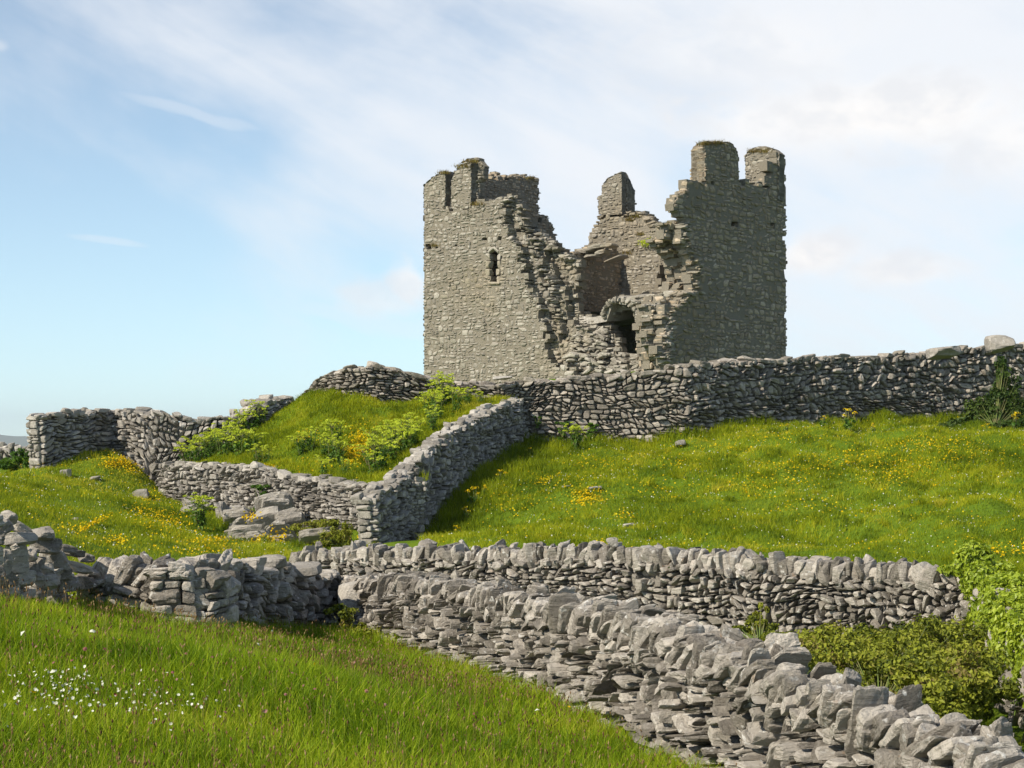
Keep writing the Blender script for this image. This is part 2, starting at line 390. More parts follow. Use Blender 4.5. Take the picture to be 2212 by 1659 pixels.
# ------------------------------------------------------------------ wall lines (px on the 2212 wide picture, distance, top, base)
WALLS = dict(
 front=[(722, 28.2, 1245, 1350), (800, 26, 1240, 1388), (900, 23.7, 1242, 1425), (980, 22.2, 1256, 1455), (1060, 20.8, 1272, 1480), (1150, 19.3, 1284, 1515), (1250, 17.8, 1302, 1560),
        (1350, 16.3, 1322, 1610), (1420, 15.3, 1345, 1640), (1500, 14.4, 1368, 1680), (1600, 13.4, 1402, 1735), (1700, 12.6, 1430, 1780), (1800, 11.9, 1460, 1830), (1900, 11.3, 1485, 1880),
        (2000, 10.8, 1512, 1930), (2100, 10.3, 1540, 1980), (2212, 9.8, 1572, 2030), (2500, 8.2, 1660, 2240)],
 middle=[(617, 34.2, 1188, 1300), (700, 33.6, 1186, 1305), (800, 33, 1182, 1310), (900, 32.4, 1184, 1318), (1000, 31.8, 1186, 1325), (1100, 31.2, 1180, 1330), (1200, 30.6, 1179, 1335), (1300, 30, 1178, 1338),
         (1400, 29.4, 1184, 1385), (1500, 28.8, 1192, 1402), (1600, 28.3, 1197, 1412), (1700, 27.8, 1204, 1420), (1800, 27.3, 1210, 1425), (1900, 26.8, 1216, 1430), (2000, 26.3, 1223, 1435), (2050, 26.1, 1232, 1440), (2095, 25.8, 1246, 1445)],
 ivy=[(2082, 26.6, 1238, 1400), (2110, 25, 1236, 1425), (2150, 22.6, 1275, 1465), (2212, 19.8, 1312, 1530), (2300, 17, 1350, 1590), (2420, 14.5, 1400, 1680)],
 corner_lit=[(172, 20.8, 1208, 1300), (240, 20.7, 1210, 1316), (300, 20.5, 1214, 1332), (360, 20.3, 1218, 1348), (415, 20.1, 1224, 1362), (440, 20.0, 1228, 1368)],
 corner_shade=[(436, 20.0, 1228, 1368), (448, 20.5, 1228, 1368), (540, 23.2, 1222, 1372), (620, 25.2, 1228, 1368), (700, 27.3, 1240, 1366), (745, 28.6, 1244, 1362)],
 diagonal=[(812, 39.6, 1076, 1212), (850, 40.6, 1052, 1200), (900, 42.2, 1012, 1178), (950, 44.2, 965, 1135), (1000, 46.4, 928, 1085), (1050, 48.8, 898, 1030), (1100, 51.2, 876, 990), (1140, 53.2, 868, 965)],
 upper=[(636, 54.6, 862, 890), (655, 53.9, 842, 890), (690, 52.9, 808, 885), (740, 52.2, 794, 885), (800, 52.1, 792, 885), (868, 52.5, 798, 890), (905, 52.8, 812, 890), (1000, 53.1, 826, 890), (1060, 53.2, 832, 915), (1130, 53.2, 824, 962), (1200, 53.3, 820, 965), (1300, 53.4, 812, 968),
        (1400, 53.5, 804, 966), (1480, 53.7, 793, 962), (1520, 54.2, 787, 957), (1600, 55.6, 777, 950), (1700, 57.2, 776, 940), (1800, 58.8, 771, 932), (1900, 60.4, 770, 928), (2000, 61.9, 764, 922), (2080, 63.1, 755, 918), (2160, 64.2, 748, 914), (2212, 65, 748, 912), (2350, 67, 745, 912)],
 upper_left=[(228, 52.2, 884, 975), (275, 51.4, 887, 985), (312, 51.1, 893, 1010), (326, 50.9, 896, 1100), (350, 50.9, 898, 1100), (400, 51.0, 901, 1080), (450, 51.2, 904, 1040), (500, 51.4, 899, 1000), (530, 51.5, 892, 980), (560, 51.7, 874, 950), (600, 52.4, 864, 920), (642, 53.4, 858, 900)],
 retaining=[(338, 50.3, 1000, 1105), (352, 49.8, 1005, 1105), (420, 48.8, 1004, 1118), (480, 48.0, 1003, 1125), (540, 47, 1008, 1128), (568, 46.6, 1014, 1128), (600, 46.1, 1026, 1128), (680, 44.8, 1040, 1132), (760, 43.5, 1050, 1140), (830, 42.4, 1050, 1140), (870, 41.8, 1040, 1140)],
 block=[(90, 48.9, 898, 1022), (160, 50.2, 893, 1000), (250, 52.1, 884, 985)],
 far=[(-120, 62, 966, 1020), (40, 62, 967, 1015), (120, 62, 962, 1012)],
)
def wall_xy(k): return [(X_(p, D), D) for p, D, a, b in WALLS[k]]

# ------------------------------------------------------------------ ground
ctrl = [(0, 1659, 8.5), (600, 1659, 9.6), (1100, 1659, 11.6), (1300, 1659, 13.2), (1500, 1668, 14.8)]
G = [list(at(*c)-np.array([0, 0, .18])) for c in ctrl]
G += [[-5.5, 17.5, -1.72], [-5.2, 20.6, -2.15], [-3.8, 19.9, -2.45], [-5.6, 23.5, -2.2], [-3.2, 27, -3.25], [-2.3, 26, -3.25], [-1.36, 23.4, -3.2], [0, 20, -3.15], [1.0, 17, -3.1], [1.6, 14.4, -3.0], [2.5, 11.5, -2.95], [3.0, 9.5, -2.9], [3.3, 7, -2.8],
      [0, 0, -1.6], [-4, 5, -1.4], [-8, 10, -1.2], [-9, 18, -1.3], [2, 5, -2.0], [6, 4, -2.8], [-2.5, 14, -2.0], [-3.5, 12, -1.75], [0, 14, -2.6],
      [5, 15, -3.6], [4, 19, -3.75], [7, 18, -3.6], [1, 25, -3.6], [5, 23, -3.8], [-2, 30, -3.4], [1, 29, -3.7], [6.5, 24.5, -3.7], [3, 26, -3.8]]
for c in [(250, 1190, 34), (550, 1225, 37), (0, 1100, 34), (0, 1010, 50), (88, 1018, 49.5), (200, 1075, 43), (240, 958, 51.5), (312, 978, 50.8), (330, 1095, 51), (408, 1110, 48), (480, 1160, 43),
          (640, 1125, 44.8), (760, 1190, 40.5), (620, 1190, 40), (-200, 1020, 40), (1150, 962, 53), (1300, 965, 53.3), (1500, 953, 53.6), (1500, 1200, 36.5), (2100, 1235, 33), (2212, 1240, 31.5),
          (1500, 1060, 44.5), (1200, 1060, 44.5), (1900, 1080, 43), (980, 1172, 38.5), (1042, 1026, 48.3), (907, 1180, 42), (1700, 948, 53), (1850, 944, 53.5), (2000, 945, 53.5), (2212, 955, 54), (1700, 938, 57), (1850, 930, 59.4), (2000, 922, 61.6), (2212, 914, 64.6), (2212, 1080, 42), (2350, 1000, 50), (1300, 1180, 37)]:
    G.append(list(at(*c)))
G += [[-3, 56, 1.2], [3, 60, 2.0], [10, 62, 2.0], [4, 72, 2.4], [-4, 74, 2.3], [12, 74, 2.2], [24, 72, .8], [28, 62, .6], [-8, 58, .3], [-14, 60, -1.6], [-18, 62, -1.9], [-22, 56, -1.5], [-22, 70, -4], [-14, 44, -1.0], [-12, 32, -1.5], [-20, 30, -1.2], [20, 40, -1.5], [16, 28, -2.5]]
# a retaining drop just behind the middle wall
for p, D in ((800, 34), (1200, 31.8), (1600, 29.6), (2000, 27.6)): G.append([X_(p, D+1.2), D+1.2, -2.75])
G = np.array(G)
def mq(r): return np.sqrt(r*r+1.2)
_n = len(G); _A = np.zeros((_n+3, _n+3)); _r = np.linalg.norm(G[:, None, :2]-G[None, :, :2], axis=2)
_A[:_n, :_n] = mq(_r) - np.eye(_n)*.25; _A[:_n, _n] = 1; _A[_n, :_n] = 1; _A[:_n, _n+1:] = G[:, :2]*.01; _A[_n+1:, :_n] = G[:, :2].T*.01
_w = np.linalg.solve(_A, np.concatenate([G[:, 2], [0, 0, 0]]))
_h1 = SineNoise(1, 2, 20, 1.1); _h2 = SineNoise(2, 2, 24, 3.2); _h3 = SineNoise(3, 2, 24, .45)
def hum(x, y):
    P = np.stack([x, y], 1)
    a = np.clip((y-27)/8, 0, 1)
    b = np.clip((x-1)/4, 0, 1)*a
    return .02*_h1(P)+.01*_h2(P) + a*(.05*_h1(P)+.02*_h2(P)) + b*.12*np.abs(_h1(P*1.7+5)) + b*.03*np.maximum(_h2(P*.8), 0) + b*.06*_h3(P)
def ground_z(x, y):
    x = np.asarray(x, float).ravel(); y = np.asarray(y, float).ravel(); z = np.empty(len(x))
    for i in range(0, len(x), 20000):
        s = slice(i, i+20000)
        r = np.hypot(x[s, None]-G[None, :, 0], y[s, None]-G[None, :, 1])
        z[s] = mq(r)@_w[:_n]+_w[_n]+(x[s]*_w[_n+1]+y[s]*_w[_n+2])*.01
    z = np.clip(z, -6, 4)
    d = np.hypot(x-2, (y-42))
    t = np.clip((d-38)/300, 0, 1); t = t*t*(3-2*t)
    t2 = np.clip((d-36)/60, 0, 1)
    return z*(1-t2)-2.5*t2 - 34*t + hum(x, y)
def grid_mesh(name, xs, ys, zf, mat, keep=None):
    Xg, Yg = np.meshgrid(xs, ys); x, y = Xg.ravel(), Yg.ravel(); z = zf(x, y)
    nx, ny = len(xs), len(ys); i = np.arange((ny-1)*(nx-1)); r, c = i//(nx-1), i % (nx-1)
    Q = np.stack([r*nx+c, r*nx+c+1, (r+1)*nx+c+1, (r+1)*nx+c], 1)
    if keep is not None:
        cen = np.stack([x[Q].mean(1), y[Q].mean(1)], 1); Q = Q[keep(cen)]
        used = np.unique(Q); mp = np.full(len(x), -1); mp[used] = np.arange(len(used)); Q = mp[Q]; x, y, z = x[used], y[used], z[used]
    return quads_obj(name, np.stack([x, y, z], 1), Q, mat, None, None, True)
xs = np.concatenate([-22-np.geomspace(400, 1, 26), np.arange(-22, 24, .2), 24+np.geomspace(1, 400, 26)])
ys = np.concatenate([3-np.geomspace(150, 1, 12), np.arange(3, 66, .2), 66+np.geomspace(1, 500, 26)])
tag(grid_mesh('ground', xs, ys, ground_z, M['ground']), kind='structure')

# mound of grass above the retaining wall
MC = [(360, 1000, 50.6), (472, 1003, 48.6), (568, 1012, 47.2), (680, 1036, 45.4), (780, 1048, 43.8), (850, 1045, 42.8), (900, 1000, 44), (950, 952, 46), (1000, 916, 48.4), (1050, 886, 50.8), (1095, 872, 52.5),
      (1000, 862, 53), (940, 866, 53), (870, 872, 52.5), (800, 864, 52), (720, 852, 52), (652, 856, 52.2), (600, 876, 52), (560, 896, 51.9), (500, 932, 51.7), (430, 958, 51.5), (380, 985, 51.4),
      (700, 900, 50.3), (750, 950, 48), (850, 940, 49), (600, 945, 49.6), (650, 1000, 47.2), (780, 1000, 46.2), (860, 995, 46), (520, 975, 49.6), (600, 905, 51.2), (330, 1000, 51.5)]
MG = np.array([at(*c) for c in MC]); _m = len(MG)
_A = np.zeros((_m+1, _m+1)); _A[:_m, :_m] = mq(np.linalg.norm(MG[:, None, :2]-MG[None, :, :2], axis=2))-np.eye(_m)*.1; _A[:_m, _m] = 1; _A[_m, :_m] = 1
_wm = np.linalg.solve(_A, np.concatenate([MG[:, 2], [0]]))
def mound_z(x, y):
    x = np.asarray(x, float).ravel(); y = np.asarray(y, float).ravel()
    P = np.stack([x, y], 1); lump = _h1(P*1.5+3)
    up = np.clip((x+8)/3, 0, 1)*np.clip((y-48.5)/2, 0, 1)
    lo_ = -.28*np.clip((-5.5-x)/1.5, 0, 1)*np.clip((y-49.5)/1.5, 0, 1)
    return lo_+mq(np.hypot(x[:, None]-MG[None, :, 0], y[:, None]-MG[None, :, 1]))@_wm[:_m]+_wm[_m]+.03*_h1(P)+.02*_h2(P)+up*(.10*np.maximum(lump, 0)+.05*_h2(P*1.3))-.04
def inner(k, d, a=0, b=None):
    """the wall line moved back by d"""
    P = np.array(wall_xy(k))[a:b]; T = np.gradient(P, axis=0); T /= np.linalg.norm(T, axis=1)[:, None]
    return P - np.stack([T[:, 1], -T[:, 0]], 1)*d
mound_poly = np.concatenate([inner('retaining', .45, 1), inner('diagonal', .5, 4), np.array(wall_xy('upper'))[::-1][14:], inner('upper_left', -.05, 4)[::-1]])
tag(grid_mesh('mound', np.arange(-12, 1.5, .12), np.arange(41, 54, .12), mound_z, M['ground'], lambda c: in_poly(c, mound_poly)), kind='structure')

# sea and far coast
sea_m, nt, out = new_mat('sea_water'); b = N(nt, 'ShaderNodeBsdfPrincipled'); b.inputs['Base Color'].default_value = (.05, .13, .20, 1); b.inputs['Roughness'].default_value = .35
nt.links.new(b.outputs[0], out.inputs[0])
nz = N(nt, 'ShaderNodeTexNoise'); nz.inputs['Scale'].default_value = .05; nz.inputs['Detail'].default_value = 8; g_ = N(nt, 'ShaderNodeNewGeometry'); nt.links.new(g_.outputs['Position'], nz.inputs['Vector'])
bp = N(nt, 'ShaderNodeBump'); bp.inputs['Strength'].default_value = .6; bp.inputs['Distance'].default_value = 3.; nt.links.new(nz.outputs[0], bp.inputs['Height']); nt.links.new(bp.outputs[0], b.inputs['Normal'])
s = 30000; tag(quads_obj('sea', np.array([[-s, -s, -32], [s, -s, -32], [s, s, -32], [-s, s, -32]]), [[0, 1, 2, 3]], sea_m), kind='structure')
def coast():
    a = np.linspace(-.62, -.24, 220); V, Q = [], []
    n1 = SineNoise(31, 1, 10, 40.); n2 = SineNoise(32, 1, 14, 160.)
    Y0 = 7600.; rows = 6
    env = np.interp(a, [-.62, -.45, -.34, -.307, -.286, -.26, -.245], [125, 110, 82, 76, 66, 45, 0])
    h = np.clip(env*(1+.10*n1(a[:, None])+.04*n2(a[:, None])), 0, None)
    for r in range(rows+1):
        t = r/rows; zz = -33 + (h+1)*math.sin(t*math.pi/2) if t > 0 else np.full(len(a), -33.)
        V += list(np.stack([a*(Y0+t*900), np.full(len(a), Y0+t*900), zz], 1))
    n = len(a)
    for r in range(rows):
        for i in range(n-1): Q.append([r*n+i, r*n+i+1, (r+1)*n+i+1, (r+1)*n+i])
    m = ground_mat('far_hill_land', [(.05, .09, .03), (.09, .11, .05), (.16, .15, .10)], .1)
    tag(quads_obj('hills', np.array(V), Q, m, None, None, True), kind='structure')
coast()

# ------------------------------------------------------------------ dry stone walls
class WallMap:
    def __init__(s, key, batter=.08, ds=0.):
        W = np.array(WALLS[key], float); D = W[:, 1]; X = X_(W[:, 0], D); P = np.stack([X, D], 1)
        seg = np.linalg.norm(np.diff(P, axis=0), axis=1); u = np.concatenate([[0], np.cumsum(seg)]); s.L = u[-1]
        s.uu = np.arange(0, s.L+.05, .1); s.uu[-1] = min(s.uu[-1], s.L)
        s.P = np.stack([np.interp(s.uu, u, P[:, i]) for i in (0, 1)], 1)
        s.zt = np.interp(s.uu, u, Z_(W[:, 2], D+(ds(W[:, 0]) if callable(ds) else ds))); s.zb = np.interp(s.uu, u, Z_(W[:, 3], D))-.25
        k = np.ones(5)/5
        def sm(a):
            p = np.pad(a, 2, 'edge'); return np.convolve(p, k, 'valid')
        s.P = np.stack([sm(s.P[:, 0]), sm(s.P[:, 1])], 1)
        T = np.gradient(s.P, axis=0); T /= np.linalg.norm(T, axis=1)[:, None]+1e-9
        s.Nn = np.stack([T[:, 1], -T[:, 0]], 1)
        s.Nn = np.stack([sm(s.Nn[:, 0]), sm(s.Nn[:, 1])], 1); s.H = float((s.zt-s.zb).mean()); s.batter = batter
    def top(s, u): return np.interp(u, s.uu, s.zt)
    def bot(s, u): return np.interp(u, s.uu, s.zb)
    def frame(s, u):
        p = np.array([np.interp(u, s.uu, s.P[:, i]) for i in (0, 1)]); n = np.array([np.interp(u, s.uu, s.Nn[:, i]) for i in (0, 1)]); n /= np.linalg.norm(n)
        return p, n, np.array([-n[1], n[0]])
    def pt(s, u, v, d):
        """v 0..1 of the local height, d outwards"""
        px = np.interp(u, s.uu, s.P[:, 0]); py = np.interp(u, s.uu, s.P[:, 1]); nx = np.interp(u, s.uu, s.Nn[:, 0]); ny = np.interp(u, s.uu, s.Nn[:, 1])
        zb = s.bot(u); zt = s.top(u); dd = d - s.batter*np.clip(v, 0, 1.2)*s.H
        return np.stack([px+nx*dd, py+ny*dd, zb+(zt-zb)*v], 1)
def wall(key, name, label, area, res, mat, thick=.7, cope='flat', cope_h=.0, cw=(.2, .4), gap=.022, band=.42, seed=1, lean=.5, rough=.05, vert=.16, amax=3.4, group=None, smooth=False, tilt=.10, warp=.045, hv=(1.2, 2.8), ds=0.):
    rs = np.random.RandomState(seed); wm = WallMap(key, ds=ds)
    root = empty(name, (*wm.P[len(wm.P)//2], wm.zb[len(wm.P)//2])); loc = np.array(root.location)
    tag(root, label, 'stone wall', group)
    B = Batch(res); H = wm.H
    bodyH = H-cope_h*.85
    w1, w2 = SineNoise(seed+3, 2, 10, 4.), SineNoise(seed+4, 2, 10, 4.)
    for c in pack(wm.L, bodyH, area, rs, band, amax=amax, vert=vert, tilt=tilt, hv=hv):
        q = B.pick(rs); f = rs.choice([-1, 1]); x, y, z = q[:, 0]*f, q[:, 1]*f, q[:, 2]
        uv = cell_map(c, x, y, gap); uv = uv + np.stack([w1(uv), w2(uv)], 1)*warp
        ctr = c.mean(0); w = np.linalg.norm(c[1]-c[0]); h = np.linalg.norm(c[3]-c[0])
        dep = .13+.25*min(w, h); pro = rs.normal()*rough
        a, b_ = rs.normal(size=2)*.10
        d = pro + z*dep - dep*.55 + a*(uv[:, 0]-ctr[0]) + b_*(uv[:, 1]-ctr[1])
        W = wm.pt(np.clip(uv[:, 0], 0, wm.L), uv[:, 1]/H, d)
        sz = np.array([w/2, h/2, dep])
        B.add(W-loc, rs.uniform(), np.stack([x, y, z], 1)*sz+rs.uniform(-50, 50, 3))
    for ue, sg in ((0.0, -1.), (wm.L, 1.)):                      # the two squared ends
        p, n2, t2 = wm.frame(ue); zb, zt = float(wm.bot(ue)), float(wm.top(ue)); hh = (zt-zb)*bodyH/H
        for c in pack(thick-.06, hh, area*1.3, rs, band, amax=3, vert=.05, tilt=.05):
            q = B.pick(rs); uv = cell_map(c, q[:, 0], q[:, 1], gap); dd = .07*q[:, 2]+.03+rs.normal()*.015
            back = uv[:, 0]+.02+wm.batter*uv[:, 1]
            W = np.stack([p[0]-n2[0]*back+t2[0]*sg*dd, p[1]-n2[1]*back+t2[1]*sg*dd, zb+uv[:, 1]], 1)
            B.add(W-loc, rs.uniform(), W+rs.uniform(-50, 50, 3))
    # hidden core
    us = np.arange(0, wm.L+.2, .2).clip(0, wm.L); sec = []
    vt = (bodyH-.10)/H
    prof = [(0, -.2), (vt, -.2), (vt, -thick+.1), (0, -thick)]
    V = np.concatenate([wm.pt(us, np.full(len(us), v), np.full(len(us), d)) for v, d in prof]); n = len(us); Q = []
    for k in range(4):
        k2 = (k+1) % 4
        for i in range(n-1): Q.append([k*n+i, k*n+i+1, k2*n+i+1, k2*n+i])
    Q.append([k*n for k in range(4)]); Q.append([k*n+n-1 for k in (3, 2, 1, 0)])
    body = B.build('stonework', mat, root, (V-loc, Q), smooth)
    # top stones
    C = Batch(res, 'block'); u = 0.0
    while u < wm.L:
        w = cw[0]+(cw[1]-cw[0])*rs.uniform()**1.6
        if u+w > wm.L+.1: break
        uc = u+w/2; p, nn, tt = wm.frame(uc); n3 = np.array([nn[0], nn[1], 0]); t3 = np.array([tt[0], tt[1], 0])
        slope = (wm.top(min(uc+.3, wm.L))-wm.top(max(uc-.3, 0)))/.6; t3s = t3+np.array([0, 0, slope]); t3s /= np.linalg.norm(t3s)
        up = np.array([0, 0, 1.])
        ztop = wm.top(uc); boff = wm.batter*H
        def jit(v, s=.12): return v + rs.normal(size=3)*np.linalg.norm(v)*s
        if cope == 'upright':
            h = cope_h*(.7+.65*rs.uniform())*(1.15 if w < (cw[0]+cw[1])/2 else .95); ln = lean+rs.normal()*.22
            a = up*math.cos(ln)+t3*math.sin(ln)
            b_ = t3s*math.cos(ln)-up*math.sin(ln)
            dep = thick*rs.uniform(.22, .36)
            c = np.array([p[0], p[1], ztop-cope_h*.60+rs.normal()*.02]) - n3*(boff+dep*.92-.05+rs.normal()*.04)
            C.add_box(rs, c-loc, jit(b_*w*.52, .10), jit(a*h*.56, .12), jit(n3*dep, .10), flip=True)
            c2 = c-n3*(dep+thick*.27)+up*(rs.normal()*.05-.02)+t3*rs.normal()*.05     # a second stone behind
            C.add_box(rs, c2-loc, jit(b_*w*.62, .2), jit(a*h*.5, .2), jit(n3*thick*.24, .2))
            if rs.uniform() < .35: C.add_box(rs, c+n3*dep*.6-up*h*.45+t3*rs.normal()*.05-loc, jit(b_*w*.5, .2), jit(a*h*.25, .2), jit(n3*.10, .2))
            u += w*.76
        else:
            for k in range(2):
                h = rs.uniform(.05, .12)*(1 if res > 4 else 1.1)
                c = np.array([p[0], p[1], ztop-.05+rs.normal()*.03]) - n3*(boff+thick*(.22+.5*k)+rs.normal()*.03)
                if rs.uniform() < .15: c = c+up*.08
                C.add_box(rs, c-loc, jit(t3s*w*.56), jit(up*h, .1), jit(n3*thick*.30))
            u += w*.92
    C.build('coping_stones', mat, root, None, smooth)
    return root, wm
W_ = {}
W_['front'] = wall('front', 'drystone_wall', 'nearest grey drystone wall running to the bottom right corner, topped by big leaning slabs', .021, 8, M['rock'], .50, 'upright', .28, (.055, .15), seed=11, lean=.72, rough=.065, band=.38, gap=.026, vert=.4, tilt=.22, warp=.03, amax=2.4, hv=(.85, 1.9), ds=lambda p: np.interp(p, [720, 1300, 1700, 2212], [.15, .35, .7, 1.6]))
W_['middle'] = wall('middle', 'drystone_wall', 'long drystone wall with upright coping stones across the foot of the flowery slope', .022, 6, M['rock'], .6, 'upright', .28, (.09, .22), seed=12, lean=.10, rough=.055, band=.36, gap=.024, vert=.5, tilt=.14, warp=.03, amax=2.2, hv=(.75, 1.7))
W_['ivy'] = wall('ivy', 'drystone_wall', 'short wall under bright green ivy at the right edge', .05, 6, M['rock'], .5, 'flat', 0, (.2, .4), seed=13, ds=lambda p: np.interp(p, [2082, 2130, 2212], [1.0, 2.2, 3.2]))
W_['corner_lit'] = wall('corner_lit', 'drystone_wall', 'low sunlit wall stretch with slanting stones behind the left meadow', .03, 8, M['rock'], .6, 'upright', .30, (.12, .24), seed=14, lean=.6, rough=.04, band=.3, gap=.012)
W_['corner_shade'] = wall('corner_shade', 'drystone_wall', 'shaded low wall stretch of big dark slabs between the sunlit stretch and the nearest wall', .05, 8, M['rock'], .6, 'flat', 0, (.3, .6), seed=15, lean=.5, rough=.06, band=.34, gap=.014)
W_['diagonal'] = wall('diagonal', 'drystone_wall', 'shaded stone wall climbing diagonally from the slope foot to the castle enclosure', .030, 5, M['rock_far'], .45, 'flat', 0, (.18, .4), seed=16, rough=.05, band=.36, gap=.022, ds=.9, warp=.03, hv=(1., 2.2), amax=2.8, tilt=.15)
W_['upper'] = wall('upper', 'drystone_wall', 'tall enclosure wall of big stones standing in front of the ruined castle', .055, 6, M['rock_brown'], .8, 'flat', 0, (.25, .6), seed=17, rough=.06, band=.44, gap=.028, warp=.022, amax=2.4, vert=.3, tilt=.14, hv=(1.0, 2.1))
W_['upper_left'] = wall('upper_left', 'drystone_wall', 'tall sunlit rubble wall bending behind the left end of the grassy mound', .036, 5, M['rock_far'], .8, 'flat', 0, (.2, .5), seed=18, rough=.06, band=.36, gap=.024, vert=.4, warp=.03, hv=(.85, 1.9), amax=2.4)
W_['retaining'] = wall('retaining', 'drystone_wall', 'rubble retaining wall holding up the front of the grassy mound', .024, 5, M['rock_far'], .7, 'flat', 0, (.2, .45), seed=19, rough=.06, band=.34, gap=.024, vert=.5, tilt=.2, warp=.03, hv=(.8, 1.8), amax=2.3)
W_['block'] = wall('block', 'drystone_wall', 'dark shaded wall stub with a clean squared end on the far left slope', .040, 5, M['rock_far'], .5, 'flat', 0, (.25, .5), seed=20, rough=.03, band=.22, gap=.022, amax=4.5, vert=.05)
W_['far'] = wall('far', 'drystone_wall', 'low distant drystone wall at the far left edge with the sea behind', .05, 4, M['rock_far'], .6, 'flat', 0, (.2, .4), seed=21)

# ------------------------------------------------------------------ tower (traced in units of an enlarged crop: x = 867+.4c, y = 265.4+.4c)
def crop(c): return 867+.4*c[0], 265.4+.4*c[1]
a40 = radians(40)
E1 = np.array([math.cos(a40), -math.sin(a40)]); E2 = np.array([math.sin(a40), math.cos(a40)])
NC = np.array([6.03, 65.0]); LC = NC-E1*12.95; RC = NC+E2*9.07; BC = LC+E2*9.07
class Plane:
    """vertical plane: origin o, direction e, outward normal n; d measured outwards"""
    def __init__(s, o, e, n): s.o, s.e, s.n = np.array(o, float), np.array(e, float), np.array(n, float)
    def shifted(s, d): return Plane(s.o+s.n*d, s.e, s.n)
    def uz(s, c):
        px, py = crop(c); k = (px-CX)/F
        u = -(s.o[0]-k*s.o[1])/(s.e[0]-k*s.e[1]); Y = s.o[1]+u*s.e[1]
        return (u, Z_(py, Y))
    def pt(s, uv, d): return np.stack([s.o[0]+s.e[0]*uv[:, 0]+s.n[0]*d, s.o[1]+s.e[1]*uv[:, 0]+s.n[1]*d, uv[:, 1]], 1)
TW_LOC = np.array([3., 70., 2.0])
def to_outline(P, poly):
    """points that stick out of a polygon are drawn back to its edge"""
    out = ~in_poly(P, poly); Q = P.copy()
    if out.any():
        p = P[out]; A = np.asarray(poly); B = np.roll(A, -1, 0); d = B-A
        t = (((p[:, None]-A)*d).sum(2)/((d*d).sum(1)+1e-12)).clip(0, 1); c = A+t[..., None]*d; k = np.linalg.norm(p[:, None]-c, axis=2).argmin(1); Q[out] = c[np.arange(len(p)), k]
    return Q
def masonry(name, plane, layers, mat, root, area=.034, res=4, band=.24, seed=1, dep=.42, recess=.026, gap=.016, rough=.014, clampu=None, smooth_edge=False, amax=3.6, holes=(), skin_mortar=True, jag=.0, vert=.12):
    """layers: list of (depth, polygon in crop units[, holes]) - each is a skin of stones dep thick"""
    rs = np.random.RandomState(seed); B = Batch(res); mv, mq_ = [], []
    for li, lay in enumerate(layers):
        d0, poly = lay[0], lay[1]; hs = lay[2] if len(lay) > 2 else ()
        pl = plane.shifted(-d0); P = np.array([pl.uz(c) for c in poly]); HP = [np.array([pl.uz(c) for c in h]) for h in hs]
        lo, hi = P.min(0), P.max(0); wn1, wn2 = SineNoise(seed+li, 2, 10, 3.), SineNoise(seed+li+40, 2, 10, 3.)
        jt = 0 if smooth_edge else .09
        for c in pack(hi[0]-lo[0]+.4, hi[1]-lo[1]+.3, area*(1 if li == 0 else .9), rs, band, amax=amax, tilt=.05, vert=vert):
            c = c+lo-[.2, .1]; m = c.mean(0)
            if smooth_edge and not in_poly(m, P)[0] and any(in_poly(c, P)): m = to_outline(m[None], P)[0]*.9+P.mean(0)*.1
            if not in_poly(m+rs.normal(size=2)*jt, P)[0] or any(in_poly(m, h)[0] for h in HP): continue
            q = B.pick(rs); f = rs.choice([-1, 1]); x, y, z = q[:, 0]*f, q[:, 1]*f, q[:, 2]
            uv = cell_map(c, x, y, gap); wp = np.stack([wn1(uv), wn2(uv)], 1)*.018; uv = uv+wp
            w = np.linalg.norm(c[1]-c[0]); h = np.linalg.norm(c[3]-c[0])
            if smooth_edge: uv = to_outline(uv, P)
            if clampu: uv[:, 0] = uv[:, 0].clip(clampu[0]+.01*rs.uniform(), clampu[1]-.01*rs.uniform())
            pr = rs.normal()*rough
            if li > 0: pr += rs.normal()*.05
            W = pl.pt(uv, -dep*.5+z*dep*.54+pr)
            B.add(W-TW_LOC, rs.uniform(), np.stack([x*w/2, y*h/2, z*dep*.5], 1)+rs.uniform(-50, 50, 3))
            k = len(mv)*8; cc = m+(c-m)*1.01
            if smooth_edge: cc = to_outline(cc, P)
            if clampu: cc[:, 0] = cc[:, 0].clip(clampu[0]+.02, clampu[1]-.02)
            c8 = np.concatenate([pl.pt(cc, np.full(4, -dep*1.02)), pl.pt(cc, np.full(4, -recess if li == 0 else -.08))])
            mv.append(c8-TW_LOC); mq_.append(BOXQ+k)
    o = B.build(name, mat, root)
    mo = quads_obj('mortar', np.concatenate(mv), np.concatenate(mq_), M['mortar'], {'rnd': ('FLOAT', np.full(len(mv)*8, .5)), 'sc': ('FLOAT_VECTOR', np.concatenate(mv))}, o)
    return o
tower = empty('ruined_castle_tower', TW_LOC)
tag(tower, 'roofless ruined stone castle tower with a collapsed corner and broken battlements', 'castle ruin')
W1 = Plane(LC, E1, (-E2[0], -E2[1])); W2 = Plane(NC, E2, (E1[0], E1[1]))
W3 = Plane(BC-E2*1.8, E1, (-E2[0], -E2[1])); W4 = Plane(LC+E1*1.3, E2, (E1[0], E1[1]))
win = [(462, 695), (495, 668), (528, 695), (528, 866), (462, 866)]
def sq(x, y, w=22, h=18): return [(x-w/2, y-h/2), (x+w/2, y-h/2), (x+w/2, y+h/2), (x-w/2, y+h/2)]
putlogs = [sq(150, 662, 26, 22), sq(184, 672), sq(290, 664), sq(372, 655), sq(440, 625), sq(490, 612), sq(532, 630, 24, 26), sq(245, 620, 12, 12), sq(235, 930, 14, 14), sq(175, 560, 10, 10)]
ML1 = [(105, 462), (105, 350), (135, 322), (175, 290), (212, 268), (236, 262), (237, 462)]
ML2 = [(267, 462), (268, 312), (284, 275), (310, 240), (340, 214), (376, 196), (376, 462)]
